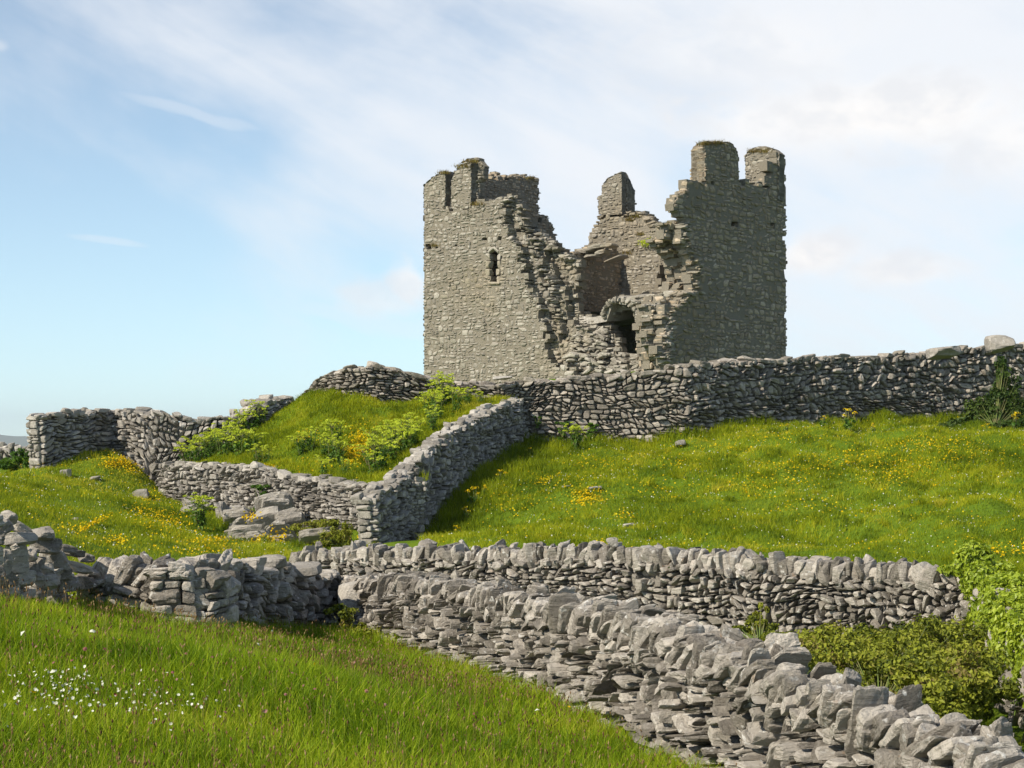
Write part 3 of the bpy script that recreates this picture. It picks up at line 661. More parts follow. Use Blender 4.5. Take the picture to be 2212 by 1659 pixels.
L0 = [(100, 1520), (103, 462), (376, 462), (376, 440), (420, 432), (460, 420), (540, 404), (562, 430), (545, 520),
      (565, 570), (590, 625), (602, 660), (640, 665), (634, 740), (668, 790), (676, 880), (722, 930), (746, 955), (740, 1060), (772, 1085), (790, 1190), (800, 1300), (880, 1330), (1000, 1400), (1100, 1520)]
ML3 = [(112, 462), (112, 345), (150, 305), (212, 264), (262, 262), (262, 462)]
ML4 = [(262, 462), (290, 262), (320, 225), (360, 195), (400, 184), (418, 190), (420, 215), (442, 232), (440, 300), (420, 310), (420, 462)]
L1 = [(112, 1520), (112, 462), (420, 462), (420, 440), (590, 404), (610, 415), (640, 475), (664, 552), (610, 585), (700, 600), (692, 655),
      (722, 742), (752, 800), (764, 900), (800, 962), (785, 1060), (850, 1100), (872, 1180), (942, 1240), (1052, 1290), (1200, 1330), (1440, 1350), (1440, 1520)]
L2 = [(150, 1520), (150, 460), (440, 445), (600, 405), (640, 482), (668, 562), (740, 600), (782, 640), (762, 700), (822, 760), (832, 850), (880, 900), (882, 980), (900, 1080), (1000, 1100), (1060, 1180), (1150, 1230), (1250, 1280), (1330, 1262), (1400, 1250), (1440, 1262), (1440, 1520)]
L3 = [(200, 1520), (200, 470), (600, 440), (670, 566), (800, 642), (860, 690), (905, 720), (944, 762), (946, 1010), (962, 1050), (1100, 1095), (1180, 1165), (1212, 1232), (1275, 1240), (1282, 1190), (1300, 1110), (1340, 1050), (1380, 1000), (1440, 990), (1440, 1520)]
L4 = [(240, 1520), (240, 480), (600, 450), (790, 640), (860, 685), (900, 715), (944, 756), (946, 1012), (1000, 1070), (1100, 1040), (1125, 1000), (1180, 950), (1250, 950), (1330, 985), (1440, 960), (1440, 1520)]
masonry('merlon', W1, [(0, ML1), (.36, ML3)], M['tower'], tower, area=.04, band=.28, seed=41, dep=.36, clampu=(0, 30), smooth_edge=True)
masonry('merlon', W1, [(0, ML2), (.36, ML4)], M['tower'], tower, area=.04, band=.28, seed=42, dep=.36, clampu=(0, 30), smooth_edge=True)
arch_hole = [(1185, 1250), (1172, 1165), (1130, 1100), (1125, 1060), (1160, 1020), (1200, 1005), (1235, 1020), (1255, 1060), (1272, 1120), (1280, 1190), (1268, 1250)]
masonry('front_wall', W1, [(0, L0, [win]+putlogs), (.42, L1, [win]), (.84, L2), (1.26, L3, [arch_hole]), (1.62, L4, [arch_hole])], M['tower'], tower, area=.052, band=.32, seed=31, clampu=(0, 30))
R0 = [(1432, 1520), (1432, 1300), (1400, 1250), (1432, 1010), (1500, 985), (1578, 915), (1578, 760), (1558, 700), (1520, 640), (1520, 545), (1545, 530), (1515, 528), (1490, 482), (1466, 466), (1484, 425), (1535, 370), (1562, 325), (1590, 312), (1826, 318), (1880, 322), (1958, 330), (2000, 322), (2000, 210), (2030, 165), (2076, 200), (2082, 330), (2096, 1520)]
R1 = [(1390, 1520), (1395, 1300), (1370, 1200), (1350, 1100), (1360, 1010), (1400, 975), (1560, 925), (1560, 800), (1540, 700), (1490, 640), (1425, 612), (1425, 545), (1530, 535), (1590, 520), (2060, 520), (2060, 1520)]
R2 = [(1380, 1520), (1350, 1260), (1330, 1180), (1330, 1060), (1330, 990), (1400, 960), (1500, 930), (1520, 800), (1500, 730), (1440, 660), (1400, 620), (1420, 560), (1520, 545), (2030, 545), (2030, 1520)]
R3 = [(1360, 1520), (1330, 1250), (1320, 1180), (1310, 1060), (1315, 1000), (1345, 960), (1450, 935), (1480, 800), (1450, 720), (1400, 680), (1380, 630), (1440, 600), (1990, 600), (1990, 1520)]
MR = [(1640, 312), (1640, 130), (1648, 104), (1650, 98), (1770, 102), (1800, 122), (1822, 182), (1826, 318)]
masonry('merlon', W2, [(0, MR, [[(1694, 302), (1706, 302), (1706, 330), (1694, 330)]]), (.36, [(1606, 312), (1606, 146), (1618, 122), (1650, 106), (1700, 106), (1740, 120), (1780, 190), (1790, 312)])], M['tower_shaded'], tower, area=.045, band=.26, seed=43, dep=.36, smooth_edge=True)
slots = [sq(1668, 538, 26, 14), sq(1810, 545, 26, 12), sq(1908, 549, 24, 12), sq(2010, 553, 24, 12)]
loop_ = [(1694, 302), (1706, 302), (1706, 378), (1694, 378)]
masonry('side_wall', W2, [(0, R0, slots+[loop_]), (.42, R1), (.84, R2), (1.26, R3)], M['tower_shaded'], tower, area=.085, band=.36, amax=3.6, seed=32, recess=.030, rough=.014, gap=.020, clampu=(-9, 9.07))
B0 = [(780, 1250), (780, 720), (850, 690), (905, 712), (950, 712), (985, 690), (1020, 668), (1022, 610), (1050, 560), (1072, 520), (1080, 495), (1190, 492), (1300, 490), (1340, 518), (1400, 568), (1440, 570), (1600, 560), (1700, 600), (1700, 1250)]
Bh = [(1392, 790), (1410, 762), (1440, 752), (1462, 790), (1456, 850), (1470, 915), (1400, 915)]
masonry('rear_wall', W3, [(0, B0, [Bh, sq(1520, 840, 44, 110)]), (.42, B0), (.84, B0)], M['tower'], tower, area=.042, band=.3, seed=33, rough=.02)
MS = [(1080, 495), (1064, 485), (1062, 398), (1080, 388), (1086, 335), (1118, 298), (1156, 276), (1188, 262), (1190, 495)]
masonry('merlon', W3, [(0, MS), (.34, MS[:-2]+[(1190, 265), (1216, 312), (1218, 495)]), (.68, MS[:-2]+[(1190, 266), (1214, 310), (1236, 366), (1238, 495)])], M['tower'], tower, area=.042, band=.28, seed=44, dep=.34, smooth_edge=True)
corner = Plane(RC-E2*.7, E1, (-E2[0], -E2[1]))
Cm = [(1858, 330), (1856, 172), (1880, 142), (1920, 128), (1960, 124), (2010, 140), (2040, 165), (2040, 330), (2040, 420), (1858, 420)]
masonry('merlon', corner, [(0, Cm), (.42, Cm)], M['tower'], tower, area=.036, seed=34, rough=.02, smooth_edge=True)
D0 = [(905, 1100), (380, 1100), (380, 300), (450, 292), (520, 290), (640, 292), (736, 298), (740, 500), (796, 506), (800, 550), (820, 552), (834, 600), (832, 640), (845, 700), (905, 720)]
masonry('end_wall', W4, [(0, D0), (.42, D0), (.84, D0)], M['tower_shaded'], tower, area=.036, seed=35, rough=.02)
# partition inside, in shade
PO = BC-E2*1.8+E1*5.46; PT = Plane(PO, (-E2[0], -E2[1]), (E1[0], E1[1]))
P0 = [(1192, 1010), (1192, 690), (1120, 690), (1090, 668), (1030, 672), (1000, 700), (945, 708), (925, 720), (925, 1010)]
masonry('partition_wall', PT, [(0, P0), (.42, P0)], M['tower_shaded'], tower, area=.05, seed=36, rough=.02)
# window surround, arch stones, floor, debris
def px3(plane, c, d=0.): u, z = plane.uz(c); return plane.pt(np.array([[u, z]]), np.array([d]))[0]
rs = np.random.RandomState(5)
S = Batch(4)
for y0, y1 in ((702, 742), (742, 786), (786, 826), (826, 862)):
    for x0, x1 in ((454, 480), (512, 534)):
        c = px3(W1, ((x0+x1)/2, (y0+y1)/2)); e = np.array([E1[0], E1[1], 0])
        S.add_box(rs, c-np.array([-E2[0], -E2[1], 0])*.12-TW_LOC, e*(x1-x0)/2/106, np.array([0, 0, (y1-y0)/2/132*.98]), np.array([-E2[0], -E2[1], 0])*.16, .75)
for xa, xb, ya, yb in ((466, 496, 700, 672), (496, 524, 672, 700)):
    A_, B_ = px3(W1, (xa, ya)), px3(W1, (xb, yb)); ax = (B_-A_)/2; nn = np.array([-E2[0], -E2[1], 0]); ay = np.cross(nn, ax); ay = ay/np.linalg.norm(ay)*.07
    S.add_box(rs, (A_+B_)/2-nn*.12-TW_LOC, ax*1.05, ay, nn*.16, .75)
c = px3(W1, (495, 866)); S.add_box(rs, c+np.array([E2[0], E2[1], 0])*.1-TW_LOC, np.array([E1[0], E1[1], 0])*.42, np.array([0, 0, .07]), np.array([-E2[0], -E2[1], 0])*.18, .8)
win_o = S.build('window_surround', M['tower'], tower)
A = Batch(5)
ring = [(1098, 1050), (1100, 1018), (1116, 990), (1140, 970), (1170, 958), (1202, 955), (1234, 966), (1260, 988), (1280, 1020), (1294, 1058), (1302, 1098)]
ctr = px3(W1.shifted(-1.2), (1198, 1090)); ring = [r_ for a_, b_ in zip(ring[:-1], ring[1:]) for r_ in (a_, ((a_[0]+b_[0])/2, (a_[1]+b_[1])/2))]+ring[-1:]
for c in ring:
    p = px3(W1.shifted(-1.32), c); r = p-ctr; r /= np.linalg.norm(r); nn = np.array([-E2[0], -E2[1], 0]); t = np.cross(nn, r)
    A.add_box(rs, p-TW_LOC, t*.075*rs.uniform(.7, 1.2), r*.12*rs.uniform(.6, 1.4), nn*.24*rs.uniform(.8, 1.2))
A.build('arch_stones', M['tower'], tower)
def floor_mesh():
    us = np.linspace(5.0, 11.6, 40); ws = np.linspace(1.3, 7.4, 36); V = []
    Ug, Wg = np.meshgrid(us, ws); n1 = SineNoise(77, 2, 14, 2.5)
    base = LC[None]+Ug.ravel()[:, None]*E1+Wg.ravel()[:, None]*E2
    left = np.interp(Ug.ravel(), [5.0, 9.15, 9.3, 12.0], [5.0, 5.28, 5.92, 6.0])
    z = left + .10*(Wg.ravel()-1.3) + .05*n1(base)
    nx, ny = 40, 36; i = np.arange((ny-1)*(nx-1)); r, c = i//(nx-1), i % (nx-1)
    Q = np.stack([r*nx+c, r*nx+c+1, (r+1)*nx+c+1, (r+1)*nx+c], 1)
    P = np.concatenate([base, z[:, None]], 1); lowr = P.copy(); lowr[:, 2] -= .28
    k = len(P); Q2 = Q[:, ::-1]+k; edge = []
    for a, b in list(zip(range(nx-1), range(1, nx)))+[(nx*(ny-1)+j+1, nx*(ny-1)+j) for j in range(nx-1)]+[((j+1)*nx, j*nx) for j in range(ny-1)]+[(j*nx+nx-1, (j+1)*nx+nx-1) for j in range(ny-1)]: edge.append([b, a, a+k, b+k])
    V = np.concatenate([P, lowr])-TW_LOC
    o = quads_obj('vault_floor', V, np.concatenate([Q, Q2, np.array(edge)]), M['pale'], {'rnd': ('FLOAT', np.full(len(V), .6)), 'sc': ('FLOAT_VECTOR', V)}, tower)
    o.data.materials.append(M['tower']); pu = np.array([V[p.vertices[0]][:2]+TW_LOC[:2]-LC for p in o.data.polygons])@E1
    for p, u in zip(o.data.polygons, pu): p.material_index = 1 if u > 9.1 else 0
floor_mesh()
Dd = Batch(5)
def slab(pl, c, w, h, d, dd=0., mat=None, ang=0., r=None):
    p = px3(pl, c, dd); e = np.array([pl.e[0], pl.e[1], 0]); nn = np.array([pl.n[0], pl.n[1], 0]); up = np.array([0, 0, 1.])
    a = e*math.cos(ang)+up*math.sin(ang); b_ = up*math.cos(ang)-e*math.sin(ang)
    Dd.add_box(rs, p-TW_LOC, a*w/2, b_*h/2, nn*d/2, r)
PTf = PT
for c, w, h, ang in (((1010, 690), .9, .16, 0), ((1060, 670), .8, .2, .05), ((1130, 665), .7, .2, -.05), ((1160, 735), 1.0, .17, .25), ((1040, 720), .8, .16, 0), ((1090, 700), .6, .2, .1), ((1000, 700), .7, .14, -.1)):
    slab(W1.shifted(-4.6), c, w, h, .8, 0, None, ang)
# tumbled stones over the broken corner: seated on the stepped wall heads
for _ in range(620):
    t = rs.uniform(); x = rs.uniform(790, 1470); top = np.interp(x, [780, 850, 950, 1100, 1180, 1230, 1300, 1450], [1110, 1095, 1085, 1110, 1165, 1240, 1255, 1265])
    y = top + rs.uniform(-6, 1)*0 + abs(rs.normal())*90*np.interp(x, [780, 1000, 1450], [.5, 1.3, 1.2])
    if y > 1420 or (1115 < x < 1290 and y < 1250): continue
    dpt = np.interp(y-top, [0, 60, 160, 320], [1.35, 1.0, .45, .05])
    s_ = rs.uniform(.10, .38)
    slab(W1.shifted(-dpt), (x, y), s_*1.2, s_*rs.uniform(.25, .6), s_*rs.uniform(.8, 1.3), rs.normal()*.06, None, rs.normal()*.22)
# ragged stones along the broken edges and on the ledge
def edge_stones(pl, line, n, w=(.15, .5), dd=0., spread=12, hgt=.45, d=.5):
    L = np.array(line, float); seg = np.linalg.norm(np.diff(L, axis=0), axis=1); cu = np.concatenate([[0], np.cumsum(seg)])
    for _ in range(n):
        t = rs.uniform(0, cu[-1]); c = (np.interp(t, cu, L[:, 0])+rs.normal()*spread, np.interp(t, cu, L[:, 1])+rs.normal()*spread*.5)
        s_ = rs.uniform(*w); slab(pl, c, s_, s_*rs.uniform(.22, hgt), d*rs.uniform(.6, 1.3), dd+rs.normal()*.05, None, rs.normal()*.1) if not (1125 < c[0] < 1278 and 1000 < c[1] < 1245) else None
edge_stones(W1.shifted(-.3), [(560, 415), (550, 520), (600, 640), (640, 700), (670, 800), (680, 890), (745, 960), (742, 1060), (780, 1100)], 130, w=(.1, .38))
edge_stones(W1.shifted(-.75), [(600, 408), (650, 500), (690, 610), (730, 640), (740, 740), (790, 810), (830, 890), (830, 980), (850, 1090)], 140, w=(.1, .4))
edge_stones(W1.shifted(-1.2), [(760, 620), (810, 650), (870, 700), (930, 740)], 26)
edge_stones(W2.shifted(-.9), [(1420, 560), (1425, 600), (1480, 640), (1540, 720), (1560, 800), (1568, 900)], 110, w=(.1, .38))
edge_stones(W2.shifted(-.3), [(1470, 466), (1490, 420), (1540, 360), (1585, 315)], 40, spread=7, w=(.12, .35))
edge_stones(W2.shifted(-.3), [(1470, 470), (1495, 495), (1520, 528)], 14, spread=6, w=(.12, .35))
edge_stones(W2.shifted(-1.0), [(1440, 540), (1580, 540)], 14, spread=5)
edge_stones(W2.shifted(-.7), [(1560, 930), (1400, 975), (1350, 990), (1350, 1040), (1360, 1100), (1370, 1160), (1360, 1210), (1390, 1260)], 110, w=(.2, .55), spread=22)
edge_stones(W1.shifted(-1.3), [(1260, 970), (1350, 950), (1450, 930), (1550, 920)], 50, w=(.2, .6), spread=14)
edge_stones(W2.shifted(-.12), [(1580, 915), (1500, 985), (1440, 1010), (1434, 1100), (1420, 1240), (1434, 1300)], 120, w=(.12, .4), spread=10)
edge_stones(W2.shifted(-.12), [(1520, 545), (1525, 640), (1560, 700), (1578, 760), (1580, 900)], 70, w=(.1, .34), spread=8)
edge_stones(W3.shifted(-.2), [(1200, 495), (1300, 495), (1350, 525), (1400, 575), (1440, 590)], 40, spread=12)
edge_stones(W3.shifted(-.2), [(890, 705), (950, 712), (985, 692)], 14, spread=5)
for k, (c1, c2, n) in enumerate((((450, 292), (736, 298), 18), ((1830, 320), (1990, 326), 10), ((380, 440), (590, 404), 14))):
    pl = (W4, W2, W1)[k]; edge_stones(pl.shifted(-.2), [c1, c2], n, spread=4, w=(.12, .28), d=.3, dd=-.08)
Dd.build('broken_stones', M['tower'], tower)

# small dry tufts on the wall heads
def blades(name, P, h, w, mat, rs, lean=.35, parent=None, loc=None, rnd=None, flat=False):
    n = len(P); az = rs.uniform(0, 6.283, n); l = rs.normal(size=(n, 2))*lean*h[:, None]
    t = np.stack([np.cos(az), np.sin(az)], 1)*w[:, None]/2; V = np.zeros((n, 5, 3))
    V[:, 0, :2] = P[:, :2]-t; V[:, 1, :2] = P[:, :2]+t; V[:, 0, 2] = V[:, 1, 2] = P[:, 2]
    V[:, 2, :2] = P[:, :2]+t*.75+l*.35; V[:, 3, :2] = P[:, :2]-t*.75+l*.35; V[:, 2, 2] = V[:, 3, 2] = P[:, 2]+h*.6
    V[:, 4, :2] = P[:, :2]+l; V[:, 4, 2] = P[:, 2]+h*.97
    base = np.arange(n)[:, None]*5; lo = np.concatenate([base+[0, 1, 2, 3], base+[3, 2, 4]], 1).ravel()
    st = (np.arange(n)[:, None]*7+np.array([0, 4])).ravel(); to = np.tile([4, 3], n)
    R = np.repeat(rs.uniform(0, 1, n) if rnd is None else rnd, 5); V = V.reshape(-1, 3)
    if loc is not None: V = V-loc
    return mesh_obj(name, V, lo, st, to, mat, {'rnd': ('FLOAT', R)}, parent)
tp = []
for pl, c, n, sp in ((W1, (225, 268), 60, 14), (W1, (330, 230), 90, 22), (W1, (370, 205), 60, 18), (W1, (410, 436), 70, 20), (W1, (180, 660), 40, 12), (W2, (1700, 106), 110, 30), (W2, (1640, 110), 60, 16), (corner, (1900, 150), 60, 16), (corner, (1960, 150), 90, 20), (corner, (1940, 320), 60, 16),
                     (W3, (1270, 500), 90, 20), (W3, (1230, 520), 70, 16), (W3, (1210, 700), 80, 16), (W3, (1290, 600), 50, 10), (W3, (1060, 745), 50, 8), (W2.shifted(-.7), (1445, 548), 40, 10), (W4, (690, 296), 40, 20), (W1.shifted(-1.5), (850, 680), 40, 10), (W1.shifted(-.6), (700, 750), 50, 14), (W1.shifted(-.4), (640, 670), 40, 12), (W2.shifted(-.6), (1380, 1240), 70, 20)):
    for _ in range(n*3): tp.append(px3(pl, (c[0]+rs.normal()*sp, c[1]+abs(rs.normal())*sp*.25), rs.uniform(-.15, .06)))
tp = np.array(tp); n = len(tp)
blades('wall_top_tufts', tp-[0, 0, .04], rs.uniform(.06, .22, n), rs.uniform(.012, .03, n), M['drygrass'], rs, .6, tower, TW_LOC)
fl = []
for pl, c, n, sx, sy in ((W3, (1360, 652), 700, 34, 8), (W2.shifted(-1.0), (1490, 585), 260, 16, 6)):
    for _ in range(n): fl.append(px3(pl, (c[0]+rs.normal()*sx*.7, c[1]+rs.normal()*sy), rs.uniform(.08, .32)))
fl = np.array(fl); blades('yellow_stonecrop', fl, rs.uniform(.03, .09, len(fl)), rs.uniform(.03, .06, len(fl)), M['umbel'], rs, .8, tower, TW_LOC)
# ------------------------------------------------------------------ regions of the ground
lf = wall_xy('front'); cs = wall_xy('corner_shade'); cl = wall_xy('corner_lit')
A_line = [(-8.5, 17.4), (X_(0, 18), 18.0), (X_(100, 19.4), 19.4), (X_(172, 20.8), 20.8)]
MEADOW = [(-9, 4)]+A_line+cl[1:]+cs[2:-1]+lf[1:]+[(4.5, 4)]
ri = wall_xy('retaining')
LEFT = [(-16, 18)]+[(p[0]-.3, p[1]+.6) for p in A_line[1:]]+[(p[0], p[1]+.7) for p in cl[1:]]+[(-3.2, 29.3), (-3.9, 34.8), (wall_xy('middle')[1][0], 35.3), (wall_xy('middle')[3][0], 34.0), wall_xy('diagonal')[0]]+ri[::-1]+wall_xy('upper_left')[::-1][6:]+wall_xy('block')[::-1][:3]+[(-22, 50)]
mi = wall_xy('middle')
RIGHT = [(p[0]+.2, p[1]+.75) for p in mi[3:]]+[(8.2, 27.2), (8.2, 24), (9.5, 24), (22, 50), (19, 61.5)]+wall_xy('upper')[::-1][1:-9]+wall_xy('diagonal')[::-1][:-2]
LANE = [(p[0]+.6, p[1]+.3) for p in lf[2:-1]]+wall_xy('ivy')[::-1]+mi[::-1]
def scatter(poly, dens, rs, wedge=.345, far=True):
    P = np.array(poly); lo, hi = P.min(0), P.max(0); A = (hi-lo).prod(); n = int(A*dens)
    q = rs.uniform(lo, hi, (n, 2)); q = q[in_poly(q, poly)]
    return q[np.abs(q[:, 0]) < wedge*q[:, 1]+1.5]
def noise_mask(q, nz, lo, hi): v = nz(q); return np.clip((v-lo)/(hi-lo), 0, 1)
nA, nB, nC = SineNoise(61, 2, 14, .9), SineNoise(62, 2, 14, 2.4), SineNoise(63, 2, 10, .35)

# foreground meadow: tall grass
rs = np.random.RandomState(71)
q = scatter(MEADOW, 3600, rs); dk = (8.5/np.maximum(q[:, 1], 8.5))**1.0
q = q[rs.uniform(size=len(q)) < dk]; q = q[q[:, 1] > 6.5]
z = ground_z(q[:, 0], q[:, 1]); P = np.concatenate([q, z[:, None]], 1); n = len(q)
lush = noise_mask(q, nA, -.6, 1.0); k = (q[:, 1]/9)**.55
near_wall = np.exp(-((q[:, 0]-np.interp(q[:, 1], [p[1] for p in lf[::-1]], [p[0] for p in lf[::-1]]))**2)/.9)
h = rs.uniform(.10, .34, n)*(.75+.5*lush)*(1+.25*near_wall); w = rs.uniform(.004, .010, n)*k
rnd = np.clip(.30+.20*lush*0+.30*near_wall*rs.uniform(.4, 1, n)+rs.normal(size=n)*.24+.10*nB(q), 0, 1)
tag(blades('meadow_grass', P-[0, 0, .02], h, w, M['grass'], rs, .32, None, None, rnd), kind='stuff')
print('meadow blades', n)
# stalks with seed heads
def heads(name, q, zf, hh, size, mat, rs, lng=2.5, stem=.0025, kind='stuff', smat=None):
    z = zf(q[:, 0], q[:, 1]); n = len(q); l = rs.normal(size=(n, 2))*.10*hh[:, None]; k = (q[:, 1]/9)**.5
    V = np.zeros((n, 10, 3)); az = rs.uniform(0, 6.28, n); t = np.stack([np.cos(az), np.sin(az)], 1)
    top = np.concatenate([q+l, (z+hh)[:, None]], 1)
    V[:, 0, :2] = q-t*stem*k[:, None]; V[:, 1, :2] = q+t*stem*k[:, None]; V[:, 0, 2] = V[:, 1, 2] = z
    V[:, 2] = top+np.stack([t[:, 0], t[:, 1], 0*az], 1)*stem*.7*k[:, None]; V[:, 3] = top-np.stack([t[:, 0], t[:, 1], 0*az], 1)*stem*.7*k[:, None]
    s_ = size*rs.uniform(.7, 1.3, n); ax = np.concatenate([l/hh[:, None]+rs.normal(size=(n, 2))*.25, np.ones((n, 1))], 1)
    u = np.stack([t[:, 0], t[:, 1], 0*az], 1); v = np.stack([-t[:, 1], t[:, 0], 0*az], 1)
    c = top+ax*(s_*lng*.5)[:, None]
    V[:, 4] = top; V[:, 5] = top+ax*(s_*lng)[:, None]; V[:, 6] = c+u*s_[:, None]*.5; V[:, 7] = c+v*s_[:, None]*.5; V[:, 8] = c-u*s_[:, None]*.5; V[:, 9] = c-v*s_[:, None]*.5
    fa = [[0, 1, 2, 3]]; tr = [[4, 6, 7], [4, 7, 8], [4, 8, 9], [4, 9, 6], [5, 7, 6], [5, 8, 7], [5, 9, 8], [5, 6, 9]]
    b_ = np.arange(n)[:, None]*10; lo = np.concatenate([b_+fa[0]]+[b_+x for x in tr], 1).ravel()
    tt = np.array([4]+[3]*8); st = (np.arange(n)[:, None]*28+np.concatenate([[0], np.cumsum(tt)[:-1]])).ravel()
    o = mesh_obj(name, V.reshape(-1, 3), lo, st, np.tile(tt, n), mat, {'rnd': ('FLOAT', np.repeat(rs.uniform(0, 1, n), 10))})
    return tag(o, kind=kind)
q = scatter(MEADOW, 150, rs); q = q[q[:, 1] > 6.5]; q = q[rs.uniform(size=len(q)) < (8.5/q[:, 1])**.7*(.35+.65*noise_mask(q, nC, -.8, .8))]
heads('seed_head_stalks', q, ground_z, rs.uniform(.22, .38, len(q)), .011*(q[:, 1]/9)**.4, M['seed'], rs, 2.4, .0009)
# flowers of the meadow: a drift of white ones near the lower left corner, few others
def discs(name, P, r, mat, rs, tilt=.5, kind='stuff', petals=5, cup=.25):
    n = len(P); V = np.zeros((n, petals+1, 3)); nr = rs.normal(size=(n, 3))*tilt+[0, -.3, 1]; nr /= np.linalg.norm(nr, axis=1)[:, None]
    u = np.cross(nr, [0, 1, .01]); u /= np.linalg.norm(u, axis=1)[:, None]; v = np.cross(nr, u)
    V[:, 0] = P
    for j in range(petals):
        a = 2*math.pi*j/petals; V[:, j+1] = P+(u*math.cos(a)+v*math.sin(a)+nr*cup)*(r*rs.uniform(.8, 1.2, n))[:, None]
    b_ = np.arange(n)[:, None]*(petals+1); lo = np.concatenate([b_+[0, j+1, (j+1) % petals+1] for j in range(petals)], 1).ravel()
    N_ = n*petals
    o = mesh_obj(name, V.reshape(-1, 3), lo, np.arange(N_)*3, np.full(N_, 3), mat, {'rnd': ('FLOAT', np.repeat(rs.uniform(0, 1, n), petals+1))})
    return tag(o, kind=kind)
def on_ground_px(px, py, zf=ground_z):
    """points of the ground seen at given picture positions (marching outwards)"""
    px, py = np.asarray(px, float), np.asarray(py, float); D = np.full(len(px), 7.0); done = np.zeros(len(px), bool)
    for d in np.concatenate([np.arange(7, 30, .25), np.arange(30, 62, .12)]):
        x = d*(px-CX)/F; z = -d*(py-HY)/F; i = np.nonzero(~done)[0]; i = i[zf(x[i], np.full(len(i), d)) >= z[i]]; D[i] = d-.12*rs.uniform(0, 1, len(i)); done[i] = True
    x = D*(px-CX)/F; return np.stack([x, D, zf(x, D)], 1)[done], done
def patch(px, py, sx, sy, n, rot=0.):
    a = rs.normal(size=(n, 2))*[sx, sy]; c, s_ = math.cos(rot), math.sin(rot)
    return np.stack([px+a[:, 0]*c-a[:, 1]*s_, py+a[:, 0]*s_+a[:, 1]*c], 1)
W0 = np.concatenate([patch(60, 1590, 60, 30, 55), patch(200, 1600, 70, 22, 60), patch(330, 1615, 60, 26, 45), patch(150, 1570, 50, 14, 34), patch(420, 1625, 50, 25, 22), patch(90, 1640, 110, 18, 30)])
P, _ = on_ground_px(W0[:, 0], W0[:, 1]); discs('white_meadow_flowers', P+np.stack([0*P[:, 0], 0*P[:, 0], rs.uniform(.24, .36, len(P))], 1), rs.uniform(.006, .012, len(P)), M['white'], rs, .9)
c = np.concatenate([patch(x, y, 1, 1, 1) for x, y in ((258, 1478), (680, 1522), (70, 1610), (1230, 1600))]); P, _ = on_ground_px(c[:, 0], c[:, 1]); discs('yellow_meadow_flowers', P+[0, 0, .33], np.full(len(P), .018), M['yellow'], rs)
c = rs.uniform([60, 1480], [1300, 1650], (46, 2)); P, _ = on_ground_px(c[:, 0], c[:, 1]); discs('red_clover', P+[0, 0, .3], rs.uniform(.010, .016, len(P)), M['pink'], rs, .8, petals=6, cup=-.6)
c = np.array([(200, 1455), (113, 1556), (590, 1425), (1160, 1610), (560, 1468), (45, 1470)]); P, _ = on_ground_px(c[:, 0], c[:, 1]); discs('dandelion_clocks', P+[0, 0, .34], np.full(len(P), .022), M['white'], rs, .8, petals=8, cup=-.7)

# pastures on the slopes: shorter grass
def sward(name, poly, zf, dens, seed, hgt=(.05, .16), mat='field', base=.42):
    rs = np.random.RandomState(seed); q = scatter(poly, dens, rs); z = zf(q[:, 0], q[:, 1]); n = len(q); t = noise_mask(q, nA, -.3, 1.2)
    h = rs.uniform(*hgt, n)*(.7+.9*t); w = rs.uniform(.008, .02, n)*(q[:, 1]/45)
    rnd = np.clip(base+.13*nC(q)+.10*nB(q)-.10*t+rs.normal(size=n)*.17, 0, 1)
    o = blades(name, np.concatenate([q, z[:, None]], 1)-[0, 0, .015], h, w, M[mat], rs, .5, None, None, rnd); tag(o, kind='stuff'); return n
print(sward('slope_grass', RIGHT, ground_z, 520, 72), sward('left_slope_grass', LEFT, ground_z, 420, 73, base=.52), sward('mound_grass', mound_poly, mound_z, 900, 74, (.06, .2), base=.40), sward('lane_grass', LANE, ground_z, 200, 75, (.1, .3)))
def tufts(name, poly, zf, k, seed, mat='field'):
    rs = np.random.RandomState(seed); c = scatter(poly, k, rs); m = rs.randint(40, 110, len(c)); i = np.repeat(np.arange(len(c)), m); r = rs.uniform(.10, .32, len(c))[i]
    q = c[i]+rs.normal(size=(len(i), 2))*r[:, None]*.6; tone = rs.uniform(.05, .75, len(c))[i]; tall = rs.uniform(.12, .30, len(c))[i]
    tag(blades(name, np.concatenate([q, zf(q[:, 0], q[:, 1])[:, None]], 1)-[0, 0, .02], tall*rs.uniform(.5, 1.1, len(i)), rs.uniform(.008, .018, len(i))*(q[:, 1]/45), M[mat], rs, .55, None, None, np.clip(tone+rs.normal(size=len(i))*.12, 0, 1)), kind='stuff')
tufts('slope_tussocks', RIGHT, ground_z, 1.6, 76); tufts('left_slope_tussocks', LEFT, ground_z, .9, 77); tufts('mound_tussocks', mound_poly, mound_z, 3.0, 78)
# tall grass in the shade by the diagonal wall and the foot of the big wall
def strip(name, line, width, dens, zf, hgt, seed, mat='field', base=.3):
    rs = np.random.RandomState(seed); L = np.array(line); seg = np.linalg.norm(np.diff(L, axis=0), axis=1); cu = np.concatenate([[0], np.cumsum(seg)]); n = int(cu[-1]*width*dens)
    t = rs.uniform(0, cu[-1], n); c = np.stack([np.interp(t, cu, L[:, 0]), np.interp(t, cu, L[:, 1])], 1); T = np.gradient(L, axis=0)
    tx = np.interp(t, cu, T[:, 0]); ty = np.interp(t, cu, T[:, 1]); k = np.hypot(tx, ty); off = np.abs(rs.normal(size=n))*width*.5
    q = c+np.stack([ty/k, -tx/k], 1)*off[:, None]
    h = rs.uniform(*hgt, n)*np.exp(-off/width*.6); tag(blades(name, np.concatenate([q, zf(q[:, 0], q[:, 1])[:, None]], 1)-[0, 0, .02], h, rs.uniform(.008, .018, n)*(q[:, 1]/45), M[mat], rs, .3, None, None, np.clip(base+rs.normal(size=n)*.15, 0, 1)), kind='stuff')
